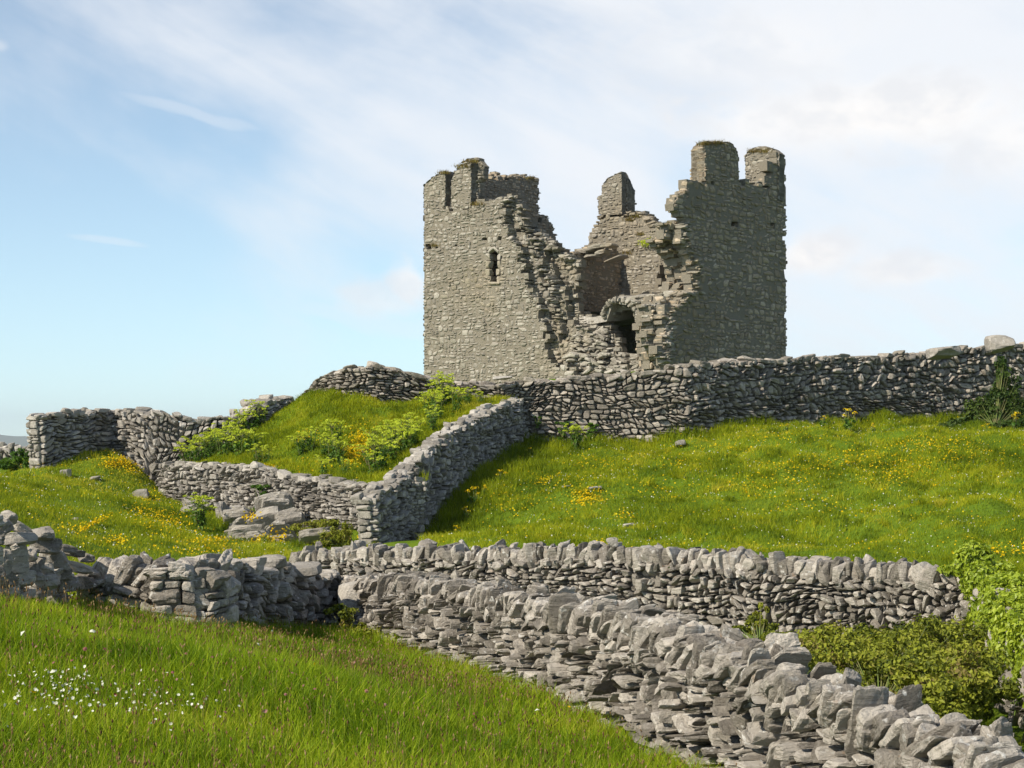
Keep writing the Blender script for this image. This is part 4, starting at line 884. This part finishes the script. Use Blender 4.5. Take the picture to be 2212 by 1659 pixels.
strip('tall_shade_grass', wall_xy('diagonal')[2:], 1.6, 700, ground_z, (.25, .6), 81)
strip('wall_foot_grass', wall_xy('upper')[9:], .9, 500, ground_z, (.15, .45), 82)
strip('front_wall_foot_grass', lf[1:-1], .35, 1500, ground_z, (.2, .5), 83, 'grass', .55)
strip('corner_foot_grass', cl+cs[2:], .35, 1500, ground_z, (.2, .45), 84, 'grass', .35)
strip('mound_fringe_grass', [tuple(p) for p in inner('retaining', .9, 2)][::1], .35, 700, mound_z, (.15, .35), 85, 'field', .5)

# small flowers over the slopes
rs = np.random.RandomState(90)
def lift(P, a, b): P = P.copy(); P[:, 2] += rs.uniform(a, b, len(P)); return P
q = scatter(RIGHT, 15, rs); q = q[rs.uniform(size=len(q)) < noise_mask(q, nB, -1.2, 1.2)]; z = ground_z(q[:, 0], q[:, 1]); discs('white_slope_flowers', lift(np.concatenate([q, z[:, None]], 1), .08, .16), rs.uniform(.008, .018, len(q)), M['white'], rs, .6)
q = scatter(LEFT, 16, rs); q = q[rs.uniform(size=len(q)) < noise_mask(q, nB, -1., 1.2)]; z = ground_z(q[:, 0], q[:, 1]); discs('white_left_slope_flowers', lift(np.concatenate([q, z[:, None]], 1), .07, .14), rs.uniform(.008, .018, len(q)), M['white'], rs, .6)
q = np.concatenate([scatter(RIGHT, 5, rs), scatter(LEFT, 5, rs)]); z = ground_z(q[:, 0], q[:, 1]); discs('scattered_yellow_flowers', lift(np.concatenate([q, z[:, None]], 1), .07, .15), rs.uniform(.012, .022, len(q)), M['yellow'], rs, .6)
YP = [(1265, 1075, 22, 8, 90), (1255, 1085, 14, 10, 60), (1180, 1045, 30, 10, 90), (1290, 1010, 40, 12, 70), (1480, 1005, 30, 8, 70), (1560, 975, 40, 6, 60), (1850, 1000, 60, 12, 160), (1950, 1010, 70, 14, 220), (1720, 1010, 60, 8, 90), (2010, 965, 60, 10, 170), (2100, 990, 50, 12, 120), (1700, 950, 80, 5, 60), (2160, 1200, 50, 10, 110), (1300, 1180, 20, 4, 20),
      (1350, 1120, 14, 5, 30), (1240, 1080, 60, 25, 60), (1740, 1100, 50, 12, 50), (1620, 1060, 40, 10, 60), (1450, 1060, 60, 20, 50), (1700, 1040, 50, 12, 70), (1930, 1040, 50, 10, 90), (1090, 1090, 30, 20, 50)]
YL = [(255, 1002, 24, 5, 120), (280, 995, 24, 12, 120), (282, 1018, 22, 10, 90), (240, 1008, 20, 4, 50), (200, 1140, 26, 4, 80, -.45), (255, 1175, 14, 5, 50), (465, 1175, 24, 4, 80), (350, 1125, 26, 14, 120), (310, 1110, 22, 10, 60), (380, 1140, 30, 14, 60), (90, 1008, 30, 3, 50), (330, 1080, 14, 8, 40), (420, 1190, 60, 12, 60), (160, 1150, 20, 6, 25)]
def patches(name, L, zf, mat, r=(.016, .028)):
    c = np.concatenate([patch(*(p[:4]), int(p[4]*1.7), *(p[5:])) for p in L]); P, _ = on_ground_px(c[:, 0], c[:, 1], zf); P = P[P[:, 1] > 34]; discs(name, lift(P, .05, .14), rs.uniform(*r, len(P)), mat, rs, .6)
patches('yellow_slope_flowers', YP, ground_z, M['yellow']); patches('yellow_left_slope_flowers', YL, ground_z, M['yellow'])
def mz(x, y): return np.where(in_poly(np.stack([x, y], 1), mound_poly), mound_z(x, y), -9.)
patches('yellow_mound_flowers', [(775, 965, 14, 16, 330), (768, 985, 16, 12, 200), (570, 1015, 16, 3, 60), (660, 950, 12, 8, 60), (790, 930, 40, 14, 60), (700, 1010, 60, 12, 60)], mz, M['yellow'])

# ------------------------------------------------------------------ leafy plants
def leaves(c, n, rad, size, rs, shell=.35, up=.3):
    """leaf faces spread through ellipsoid clumps; returns vertices (n,5,3) and random values"""
    d = rs.normal(size=(n, 3)); d /= np.linalg.norm(d, axis=1)[:, None]; r = rs.uniform(shell, 1, n)**.6
    P = np.asarray(c)+d*r[:, None]*np.asarray(rad)*(1+rs.normal(size=n)*.08)[:, None]
    return leaf_faces(P, d+[0, 0, up], size, rs)
def leaf_faces(P, nrm, size, rs):
    n = len(P); nr = nrm+rs.normal(size=(n, 3))*.55; nr /= np.linalg.norm(nr, axis=1)[:, None]
    a = rs.normal(size=(n, 3)); u = np.cross(nr, a); u /= np.linalg.norm(u, axis=1)[:, None]; v = np.cross(nr, u); s_ = size*rs.uniform(.6, 1.3, n)[:, None]
    V = np.stack([P-u*s_*.55, P-v*s_*.36+nr*s_*.1, P+u*s_*.65-nr*s_*.12, P+v*s_*.36+nr*s_*.1], 1); return V
def leaf_obj(name, Vs, mat, parent, loc, rs, seedc=None):
    V = np.concatenate(Vs); n = len(V); b_ = np.arange(n)[:, None]*4
    lo = np.concatenate([b_+[0, 1, 2], b_+[0, 2, 3]], 1).ravel(); N_ = n*2
    R = np.clip(rs.uniform(0, 1, n), 0, 1)
    if seedc is not None: R = np.clip(R*.55+seedc, 0, 1)
    return mesh_obj(name, V.reshape(-1, 3)-np.asarray(loc), lo, np.arange(N_)*3, np.full(N_, 3), mat, {'rnd': ('FLOAT', np.repeat(R, 4))}, parent)
def tubes(name, segs, mat, parent, loc):
    """segs: (p0, p1, r0, r1)"""
    V, Q = [], []
    for p0, p1, r0, r1 in segs:
        p0, p1 = np.asarray(p0, float), np.asarray(p1, float); d = p1-p0; d /= np.linalg.norm(d)+1e-9; a = np.cross(d, [.3, .9, .1]); a /= np.linalg.norm(a); b_ = np.cross(d, a); k = len(V)
        for p, r in ((p0, r0), (p1, r1)):
            for j in range(5): V.append(p+(a*math.cos(j*1.2566)+b_*math.sin(j*1.2566))*r)
        for j in range(5): Q.append([k+j, k+(j+1) % 5, k+5+(j+1) % 5, k+5+j])
    return quads_obj(name, np.array(V)-np.asarray(loc), Q, mat, None, parent)
def bush(name, label, cat, base, clumps, n, size, mat, seed, group=None, woody=None):
    rs = np.random.RandomState(seed); root = tag(empty(name, base), label, cat, group); Vs, sc_ = [], []
    tot = sum(np.prod(c[1])**.67 for c in clumps); segs = []
    for c, r in clumps:
        k = int(n*np.prod(r)**.67/tot); sub = max(3, int(3+6*np.prod(r)**.5*6)); tint = rs.uniform(0, .45)*1.0
        for _ in range(sub):
            d = rs.normal(size=3); d /= np.linalg.norm(d); cc = np.array(c)+d*np.array(r)*rs.uniform(.35, .95); tv = np.clip(tint+rs.normal()*.18, 0, .5)
            Vs.append(leaves(cc, max(6, k//sub), np.array(r)*rs.uniform(.22, .42), size, rs, .1)); sc_.append(np.full(max(6, k//sub), tv))
            segs.append((np.array(base), cc, .014, .004))
    leaf_obj('foliage', Vs, M[mat], root, base, rs, np.concatenate(sc_)); tubes('branches', segs, M[woody or 'stem'], root, base); return root
def g3(px, D, dz=0., zf=ground_z): x = X_(px, D); return np.array([x, D, float(zf(np.array([x]), np.array([D]))[0])+dz])

# umbel plants (yellow green domes on branching stems)
def umbel_plant(base, h, nst, seed, label, group, name='umbel_plant'):
    rs = np.random.RandomState(seed); root = tag(empty(name, base), label, 'wild plant', group); base = np.array(base); segs, U, Lf = [], [], []
    for i in range(nst):
        a = rs.uniform(0, 6.28); top = base+np.array([math.cos(a)*h*.35*rs.uniform(.1, 1), math.sin(a)*h*.35*rs.uniform(.1, 1), h*rs.uniform(.65, 1)]); b0 = base+[math.cos(a)*.05, math.sin(a)*.05, -.05]; mid = (b0+top)/2+rs.normal(size=3)*.03
        segs += [(b0, mid, .014, .010), (mid, top, .010, .007)]
        for j in range(rs.randint(3, 6)):
            t = top+rs.normal(size=3)*np.array([.14, .14, .07]); segs.append((mid*.35+top*.65, t, .006, .004)); r = rs.uniform(.05, .085)
            d = rs.normal(size=(24, 3)); d[:, 2] = np.abs(d[:, 2])*.8; d /= np.linalg.norm(d, axis=1)[:, None]; U.append(leaf_faces(t+d*r*[1, 1, .6], d, .038, rs))
        for j in range(rs.randint(2, 5)): Lf.append(leaves(base*(1-(f := rs.uniform(.05, .75)))+top*f, 12, (.16, .16, .10), .075, rs, .0, .7))
    tubes('stems', segs, M['stem'], root, base); leaf_obj('leaves', Lf, M['leaf'], root, base, rs, None); leaf_obj('blossom', U, M['umbel'], root, base, rs, None); return root
ug = [('yellow green umbel plants crowding the left foot of the mound', [(398, 984, 51.0, .75), (410, 995, 50.2, .8), (428, 992, 50, .8), (446, 985, 50, .85), (462, 990, 49.6, .75), (480, 992, 49.4, .85), (500, 985, 49.4, .85), (520, 990, 49, .8), (540, 985, 49, .8), (556, 1003, 48, .6), (470, 962, 51, .7), (490, 958, 51, .8), (512, 950, 51.2, .8), (440, 970, 51, .7), (575, 1005, 47.6, .5)]),
      ('yellow green umbel plants on the mound edge by the sunlit wall', [(528, 928, 51.6, .8), (540, 915, 51.6, .8), (555, 905, 51.7, .8)]),
      ('yellow green umbel plants standing loose in the middle of the mound', [(650, 985, 48, .65), (672, 975, 48.4, .7), (700, 985, 48, .6), (722, 970, 48.4, .8), (715, 1000, 47, .7), (735, 1005, 46.8, .65), (700, 1030, 45.8, .5), (745, 1030, 45.4, .5)]),
      ('yellow green umbel plants banked against the diagonal wall', [(800, 1010, 45.6, .75), (815, 995, 46, .85), (835, 990, 46, .9), (850, 1000, 45, .8), (862, 985, 45.6, .9), (880, 985, 45.0, .8), (825, 1015, 45, .8), (805, 1030, 44.4, .7), (850, 970, 46.8, .8), (875, 958, 47, .8), (895, 965, 46.4, .7), (935, 935, 47.8, .7), (930, 905, 50, .8), (945, 895, 50.6, .8), (955, 880, 51.4, .85), (968, 872, 51.9, .85), (985, 890, 51, .7), (1010, 882, 51.8, .6), (1035, 880, 52, .5), (945, 910, 49.6, .7)])]
sd = 200; proto = {}; ORD = 'leftmost second third fourth fifth sixth seventh eighth ninth tenth eleventh twelfth thirteenth fourteenth fifteenth sixteenth seventeenth eighteenth nineteenth twentieth'.split()
def nth(i): return 'leftmost' if i == 0 else ORD[i]+' from left'
for glab, pts in ug:
    for i, (px, py, D, h) in enumerate(sorted(pts)):
        lab = nth(i)+' of the '+glab.replace('yellow green ', ''); gname = glab.replace('yellow green ', '')
        sd += 1; b = at(px, py, D); xx = np.array([b[0]]); yy = np.array([b[1]])
        # step along the view line to meet the mound
        for d in np.arange(D-3.5, D+4, .1):
            xq = X_(px, d)
            if in_poly(np.array([[xq, d]]), mound_poly)[0] and mound_z(np.array([xq]), np.array([d]))[0] >= Z_(py, d): b = np.array([xq, d, mound_z(np.array([xq]), np.array([d]))[0]]); break
        else: b = np.array([X_(px, D), D, mound_z(xx, yy)[0]])
        k = i % 6
        if k not in proto or i < 0:
            o = umbel_plant(b, h, 5, sd, lab, gname); proto[k] = (o, h)
        else:
            so, sh = proto[k]; o = so.copy(); COL.objects.link(o); o.location = b; o.scale = (h/sh,)*3; o.rotation_euler = (0, 0, rs.uniform(0, 6.28)); o['label'] = lab; o['group'] = gname
            for ch in so.children:
                c_ = ch.copy(); COL.objects.link(c_); c_.parent = o
for px, D, dz, h, lab in ((1246, 51.8, 0, .75, 'leafy yellow green plant at the foot of the tall wall'), (433, 43.2, .1, .8, 'leafy umbel plant in front of the dark cleft of the outcrop')):
    sd += 1; umbel_plant(g3(px, D, dz), h, 9, sd, lab, None)
# plants rooted in the walls
def wall_plant(key, px, y0, y1, wdt, n, size, mat, label, cat, seed, name):
    rs = np.random.RandomState(seed); W = np.array(WALLS[key]); D = np.interp(px, W[:, 0], W[:, 1])-.15; c0, c1 = at(px, y0, D), at(px, y1, D); cl_ = []
    for t in np.linspace(0, 1, 4): cl_.append((c0*(1-t)+c1*t+rs.normal(size=3)*.03, (wdt*(1.1-.45*t), .16, abs(c0[2]-c1[2])*.22)))
    return bush(name, label, cat, c1, cl_, n, size, mat, seed)
wall_plant('retaining', 565, 1055, 1105, .27, 1500, .06, 'leaf', 'bright leafy plant growing out of the retaining wall face', 'wild plant', 301, 'wall_plant')
wall_plant('upper', 1215, 915, 945, .22, 500, .06, 'leaf', 'dark leafy tuft in the tall wall, left of the yellow green plant', 'wild plant', 302, 'wall_plant')
wall_plant('upper', 1273, 920, 950, .25, 600, .06, 'leaf', 'dark leafy tuft in the tall wall, right of the yellow green plant', 'wild plant', 303, 'wall_plant')
wall_plant('upper', 1160, 902, 922, .16, 200, .05, 'leaf', 'small leafy tuft high in the tall wall beside the diagonal wall', 'wild plant', 304, 'wall_plant')
b = g3(700, 41.6); bush('bramble_bush', 'low bramble bush between pale rocks below the retaining wall', 'bush', b, [(at(680, 1135, 41.8), (.55, .4, .25)), (at(715, 1140, 41.4), (.5, .4, .28)), (at(742, 1155, 41), (.3, .3, .45)), (at(655, 1150, 41.6), (.35, .3, .2)), (at(705, 1165, 40.8), (.4, .3, .2))], 5200, .05, 'bramble', 310)
b = g3(38, 50); bush('bramble_bush', 'dark green bush beside the far low wall at the left edge', 'bush', b, [(at(30, 1000, 50), (.45, .4, .3)), (at(52, 992, 50.2), (.3, .3, .35)), (at(8, 1010, 49.6), (.3, .3, .2)), (at(66, 1005, 49.4), (.25, .25, .25))], 2600, .08, 'leaf', 311)
b = g3(770, 25.0); bush('bramble_bush', 'small straggling bramble at the gap where two walls meet', 'bush', b, [(at(735, 1318, 25.4), (.25, .2, .12)), (at(765, 1345, 25), (.3, .25, .28)), (at(785, 1375, 24.6), (.25, .2, .22)), (at(800, 1400, 24.2), (.2, .2, .15))], 1500, .06, 'bramble', 312)
# scrub in the lane
b = at(1900, 1480, 20); bush('scrub_thicket', 'broad thicket of yellow green scrub filling the lane behind the nearest wall', 'bush', (b[0], b[1], -3.2),
     [(at(x, y, d), r) for x, y, d, r in ((1740, 1400, 24, (.6, .6, .30)), (1800, 1400, 23.5, (.7, .6, .38)), (1880, 1375, 24, (.75, .6, .42)), (1960, 1385, 23.6, (.75, .6, .45)), (2040, 1395, 23, (.7, .6, .45)), (2090, 1420, 22, (.4, .4, .4)), (1850, 1430, 21.5, (.7, .6, .40)), (1930, 1440, 21, (.8, .7, .45)),
      (2010, 1450, 20.5, (.8, .7, .45)), (2080, 1475, 19.5, (.55, .5, .45)), (2130, 1500, 18.5, (.35, .4, .35)), (1960, 1480, 18.8, (.6, .5, .35)), (2050, 1505, 18, (.6, .5, .35)), (1700, 1415, 22.5, (.5, .5, .22)), (1660, 1390, 24.5, (.4, .4, .2)))], 42000, .055, 'bramble', 320)
b = at(1640, 1360, 26); bush('scrub_thicket', 'small upright shrub against the long wall left of the thicket', 'bush', (b[0], b[1], -3.2), [(at(1645, 1330, 27), (.16, .15, .2)), (at(1630, 1350, 26.8), (.25, .2, .2)), (at(1650, 1362, 26.6), (.3, .2, .2)), (at(1600, 1362, 26.8), (.22, .2, .12))], 2200, .05, 'bramble', 321)
# ivy over the short wall
def ivy():
    rs = np.random.RandomState(330); wm = W_['ivy'][1]; Vs, tn = [], []; root = tag(empty('ivy', (*wm.P[0], -2)), 'bright green ivy draped over the short wall at the right edge', 'ivy'); loc = np.array(root.location)
    n = 15000; u = rs.uniform(-.15, min(wm.L, 8.6), n); v = rs.uniform(.0, 1.12, n); nn = SineNoise(5, 2, 12, 3.)(np.stack([u, v*wm.H], 1)); lowlim = np.interp(u, [0, 1, 2.5, 4, 5, 6, 8], [.35, .18, .25, .30, .38, .4, .4])
    keep = v > lowlim+nn*.10; u, v, nn = u[keep], v[keep], nn[keep]; P = wm.pt(np.clip(u, 0, wm.L), v, .03+.06*np.maximum(nn, 0)+rs.uniform(0, .09, len(u)))
    p, n2, t2 = wm.frame(1.); Vs.append(leaf_faces(P, np.tile([n2[0], n2[1], .5], (len(P), 1)), .075, rs)); tn.append(np.clip(.2+nn*.15, 0, .45))
    n = 7000; u = rs.uniform(-.1, min(wm.L, 8.6), n); P = wm.pt(np.clip(u, 0, wm.L), np.full(n, 1.04), -rs.uniform(0, .5, n)); P[:, 2] += rs.uniform(-.04, .08, n)+.10*np.maximum(0, SineNoise(6, 1, 8, 3.)(u[:, None]))
    Vs.append(leaf_faces(P, np.tile([-.3, 0, 1.], (n, 1)), .075, rs)); tn.append(np.full(n, .3))
    for c, r, k in ((at(2105, 1212, 25.6), (.30, .3, .32), 1900), (at(2096, 1255, 25.8), (.18, .2, .25), 600), (at(2120, 1250, 25), (.24, .3, .26), 1300), (at(2060, 1232, 26.2), (.25, .15, .08), 300), (at(2150, 1320, 23), (.22, .25, .12), 600)):
        Vs.append(leaves(c, k, r, .075, rs, .3)); tn.append(np.full(k, .25))
    leaf_obj('foliage', Vs, M['ivy'], root, loc, rs, np.concatenate(tn)); segs = []
    for _ in range(60):
        u0 = rs.uniform(0, min(wm.L, 8)); pts = wm.pt(np.clip(u0+np.cumsum(rs.normal(size=6)*.08), 0, wm.L), np.linspace(0, 1, 6), np.full(6, .02)); segs += [(a, b_, .012, .010) for a, b_ in zip(pts[:-1], pts[1:])]
    tubes('vines', segs, M['seed'] if False else M['stem'], root, loc)
ivy()
# dark scrub in the shaded hollow at the right end of the tall wall
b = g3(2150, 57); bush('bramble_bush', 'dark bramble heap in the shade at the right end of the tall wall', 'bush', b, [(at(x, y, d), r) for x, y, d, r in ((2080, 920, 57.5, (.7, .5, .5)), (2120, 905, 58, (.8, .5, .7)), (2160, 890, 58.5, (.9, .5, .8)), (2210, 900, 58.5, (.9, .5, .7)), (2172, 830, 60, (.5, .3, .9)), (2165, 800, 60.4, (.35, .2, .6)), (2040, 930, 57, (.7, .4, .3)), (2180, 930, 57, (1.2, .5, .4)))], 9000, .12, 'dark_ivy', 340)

# yellow flowered stalks in the shade of the diagonal wall and at the crest
proto = None
for i, (px, py, D, h) in enumerate(sorted(((1012, 1110, 43.6, .55), (1025, 1085, 44.3, .8), (1042, 1075, 45, .5), (988, 1140, 42, .5), (1148, 1000, 51, .5), (1078, 1045, 46.6, .6), (1125, 1010, 50, .45), (1775, 935, 53.8, .5), (1830, 930, 54.5, 1.0), (1890, 940, 54.6, .55), (2135, 955, 54.5, .6), (2190, 955, 54.8, .9), (1700, 945, 53, .4)))):
    h *= .7; b = g3(px, D); lab = ('yellow flowered stalk in the shade beside the diagonal wall' if px < 1300 else 'yellow flowered stalk at the crest below the tall wall'); grp = lab.replace('stalk', 'stalks'); lab = nth(i if px < 1300 else i-8)+' '+lab.replace('yellow flowered stalk', 'of the yellow flowered stalks').replace(' at the crest below the tall wall', ' on the crest by the wall').replace(' in the shade beside the diagonal wall', ' beside the diagonal wall')
    if proto is None:
        root = tag(empty('flower_stalk', b), lab, 'wild plant', grp); rs2 = np.random.RandomState(400); tops = [b+[rs2.normal()*.05, rs2.normal()*.05, h*rs2.uniform(.7, 1)] for _ in range(4)]
        tubes('stems', [(b+[0, 0, -.05], t, .010, .006) for t in tops], M['stem'], root, b); leaf_obj('blossom', [leaves(t, 16, (.05, .05, .03), .028, rs2) for t in tops], M['yellow'], root, b, rs2); leaf_obj('leaves', [leaves(b*(1-f)+t*f, 5, (.08, .08, .05), .07, rs2) for t in tops for f in (.2, .5)], M['leaf'], root, b, rs2); proto = (root, h)
    else:
        o = proto[0].copy(); COL.objects.link(o); o.location = b; o.scale = (h/proto[1],)*3; o.rotation_euler = (0, 0, i*1.3); o['label'] = lab; o['group'] = grp
        for ch in proto[0].children: c_ = ch.copy(); COL.objects.link(c_); c_.parent = o

# ------------------------------------------------------------------ loose rocks, outcrop, boulder wall
def rock_px(B, cx, cy, w, h, D, ang=0., depth=None, rs=rs, loc=0, tilt=.0, rnd=None, yaw=0.):
    c = at(cx, cy, D); w = w/math.cos(yaw)**.7; sw, sh = w*D/F/2, h*D/F/2; dp = depth/2 if depth else (sw+sh)/2
    cy_, sy_ = math.cos(yaw), math.sin(yaw); a = np.array([math.cos(ang)*cy_, math.cos(ang)*sy_, math.sin(ang)]); u = np.array([-math.sin(ang)*cy_, -math.sin(ang)*sy_+tilt, math.cos(ang)]); u /= np.linalg.norm(u); d = np.cross(a, u)
    B.add_box(rs, c-loc, a*sw, u*sh, d*dp, rnd)
rs = np.random.RandomState(500)
root = tag(empty('drystone_wall', at(100, 1250, 20)), 'gappy wall of big loosely balanced dark boulders at the left edge', 'stone wall'); loc = np.array(root.location); B = Batch(9)
for cx, cy, w, h, ang, *o in ((85, 1095, 110, 160, .1), (20, 1185, 130, 150, .4), (215, 1215, 215, 100, -.6), (420, 1262, 200, 130, .1), (150, 1305, 350, 125, -.02), (455, 1372, 250, 170, -.15), (165, 1500, 200, 290, .05), (25, 1560, 120, 300, .1), (285, 1475, 120, 150, .2), (560, 1500, 270, 190, -.35),
      (375, 1590, 95, 210, -.35), (660, 1405, 160, 80, -.2), (760, 1595, 290, 110, -.22), (760, 1455, 150, 80, -.1), (460, 1620, 140, 130, .1), (285, 1620, 120, 140, .3), (600, 1660, 240, 130, 0), (900, 1640, 160, 90, -.1), (30, 1700, 220, 200, 0), (220, 1720, 230, 180, .1), (430, 1745, 240, 160, 0), (640, 1770, 230, 150, .05), (830, 1760, 220, 150, 0),
      (-120, 1150, 230, 140, .2), (-130, 1300, 260, 160, 0), (-120, 1480, 240, 200, 0), (-140, 1680, 300, 220, 0), (345, 1430, 60, 60, 0), (860, 1500, 130, 90, -.1), (560, 1640, 100, 80, .3), (930, 1730, 140, 150, 0), (350, 1690, 120, 90, 0), (120, 1400, 80, 60, .5)):
    x = cx*.2133; D = 18+np.clip(x, -40, 200)/200*3.; rock_px(B, x, 884.8+.2133*cy, w*.2133*1.04, h*.2133*1.04, D, ang, .3, rs, loc, rs.normal()*.06, None, radians(38))
for _ in range(36):
    x = rs.uniform(-40, 190); D = 18+x/200*3.; rock_px(B, x, rs.uniform(1245, 1300), rs.uniform(25, 50), rs.uniform(20, 34), D+.1, rs.normal()*.2, .34, rs, loc)
B.build('boulders', M['rock'], root)
# boulders topping other walls or lying in the grass
for px, py, w, h, D, lab in ((1322, 1172, 26, 22, 30, 'rounded boulder sitting on top of the long wall'), (2160, 742, 60, 40, 61.3, 'big angular boulder on the top of the tall wall near its right end'), (2040, 762, 75, 26, 59.8, 'long low boulder peeping over the top of the tall wall'),
      (588, 1213, 62, 30, 24.8, 'large flat boulder on the low wall beside the end of the long wall'), (650, 1232, 90, 34, 26.2, 'broad slab lying on the low wall before the long wall end'), (765, 1300, 66, 90, 27.2, 'tall pale upright slab at the head of the nearest wall'),
      (143, 1022, 24, 17, 48, 'small grey rock in the grass below the dark wall stub'), (206, 1033, 24, 9, 47, 'flat rock half sunk in the grass right of the small grey rock'), (305, 1067, 34, 20, 45.5, 'layered grey rock on the slope near the tall wall corner'), (162, 1121, 14, 7, 40, 'tiny dark stone alone on the left slope'),
      (1285, 1055, 34, 9, 46, 'pale flat rock in the flowery slope right of the diagonal wall'), (1222, 1052, 18, 7, 46, 'small pale stone left of the pale flat rock'), (1358, 1135, 26, 9, 41, 'white stone lying low in the flowery slope'), (1470, 958, 24, 16, 53, 'grey stone at the foot of the tall wall on the crest'), (1085, 816, 44, 8, 53.0, 'white slab lying on the tall wall in front of the castle'), (340, 1095, 36, 14, 50, 'rock ledge at the foot of the retaining wall corner')):
    rs = np.random.RandomState(int(px)); B = Batch(7); c = at(px, py, D); 
    if lab.startswith(('small grey rock', 'flat rock', 'layered', 'tiny', 'pale flat', 'small pale', 'white stone', 'grey stone')):
        P, ok = on_ground_px([px], [py+h*.3]); c = P[0]; s_ = c[1]/D; w, h = w*s_, h*s_; D = c[1]; c = at(px, py, D)
    q = B.pick(rs); W = q*[w*D/F/2, max(w, h)*D/F/2*.9, h*D/F/2]; W = W@np.array([[math.cos(.1), 0, math.sin(.1)], [0, 1, 0], [-math.sin(.1), 0, math.cos(.1)]])
    B.add(W, .75 if 'pale' in lab or 'white' in lab else .5, W+rs.uniform(-50, 50, 3)); o = B.build('boulder', M['pale' if ('pale' in lab or 'white' in lab) else 'rock_far'], None); o.location = c; tag(o, lab, 'boulder')
rs = np.random.RandomState(520)
root = tag(empty('rock_outcrop', at(560, 1180, 42)), 'pale layered limestone outcrop with a dark cleft under the retaining wall', 'rock outcrop'); loc = np.array(root.location); B = Batch(8)
for cx, cy, w, h, ang, D in ((300, 760, 190, 140, 0, 46), (280, 850, 200, 120, .05, 45), (300, 920, 230, 70, .15, 44), (560, 840, 100, 330, .22, 44.3), (640, 760, 150, 160, 0, 44.8), (740, 870, 280, 130, .15, 43.5), (1010, 760, 290, 160, .1, 43.6), (940, 890, 270, 150, .2, 42.8), (1190, 910, 250, 160, .15, 42.3),
      (800, 1010, 320, 110, .1, 42.2), (1080, 990, 220, 120, .1, 41.8), (1540, 990, 240, 110, .15, 41), (660, 1040, 160, 90, 0, 42.4), (700, 960, 190, 70, .2, 43), (1330, 1000, 180, 70, .1, 41.4), (980, 1130, 240, 120, 0, 40.8), (430, 720, 90, 60, 0, 45.3), (700, 1110, 240, 110, 0, 41.6), (880, 1080, 200, 80, .1, 41.4), (1100, 1090, 200, 100, .1, 40.9), (1420, 1060, 300, 100, .1, 40.6), (300, 1000, 180, 40, .2, 43.6)):
    D += 1.3; rock_px(B, 353.9+.24*cx, 929+.24*cy, w*.24*1.25, h*.24*(.95 if w > 150 else 1.1), D, ang, 1.6, rs, loc, .8 if w > 150 else .2, rs.uniform(.0, .9))
B.build('rock_slabs', M['pale'], root)
c = np.concatenate([patch(540, 1115, 10, 5, 50), patch(575, 1170, 26, 9, 220), patch(600, 1160, 18, 12, 90), patch(560, 1190, 20, 8, 60), patch(575, 1195, 14, 6, 90)])
P = np.stack([X_(c[:, 0], 42.0), np.full(len(c), 42.)+rs.normal(size=len(c))*.05-(c[:, 1]-1110)*.014, Z_(c[:, 1], 42.)], 1); discs('yellow_outcrop_flowers', P, rs.uniform(.022, .036, len(P)), M['yellow'], rs, .7)

# ------------------------------------------------------------------ sea air
hz, nt, out = new_mat('sea_air'); pv = N(nt, 'ShaderNodeVolumePrincipled'); pv.inputs['Density'].default_value = .00009; pv.inputs['Color'].default_value = (.80, .88, 1.0, 1); pv.inputs['Anisotropy'].default_value = .2
nt.links.new(pv.outputs[0], out.inputs['Volume'])
V = np.array([[-9000, -300, -60], [9000, -300, -60], [9000, 9500, -60], [-9000, 9500, -60], [-9000, -300, 160], [9000, -300, 160], [9000, 9500, 160], [-9000, 9500, 160]], float)
tag(quads_obj('haze', V, BOXQ, hz), kind='stuff')
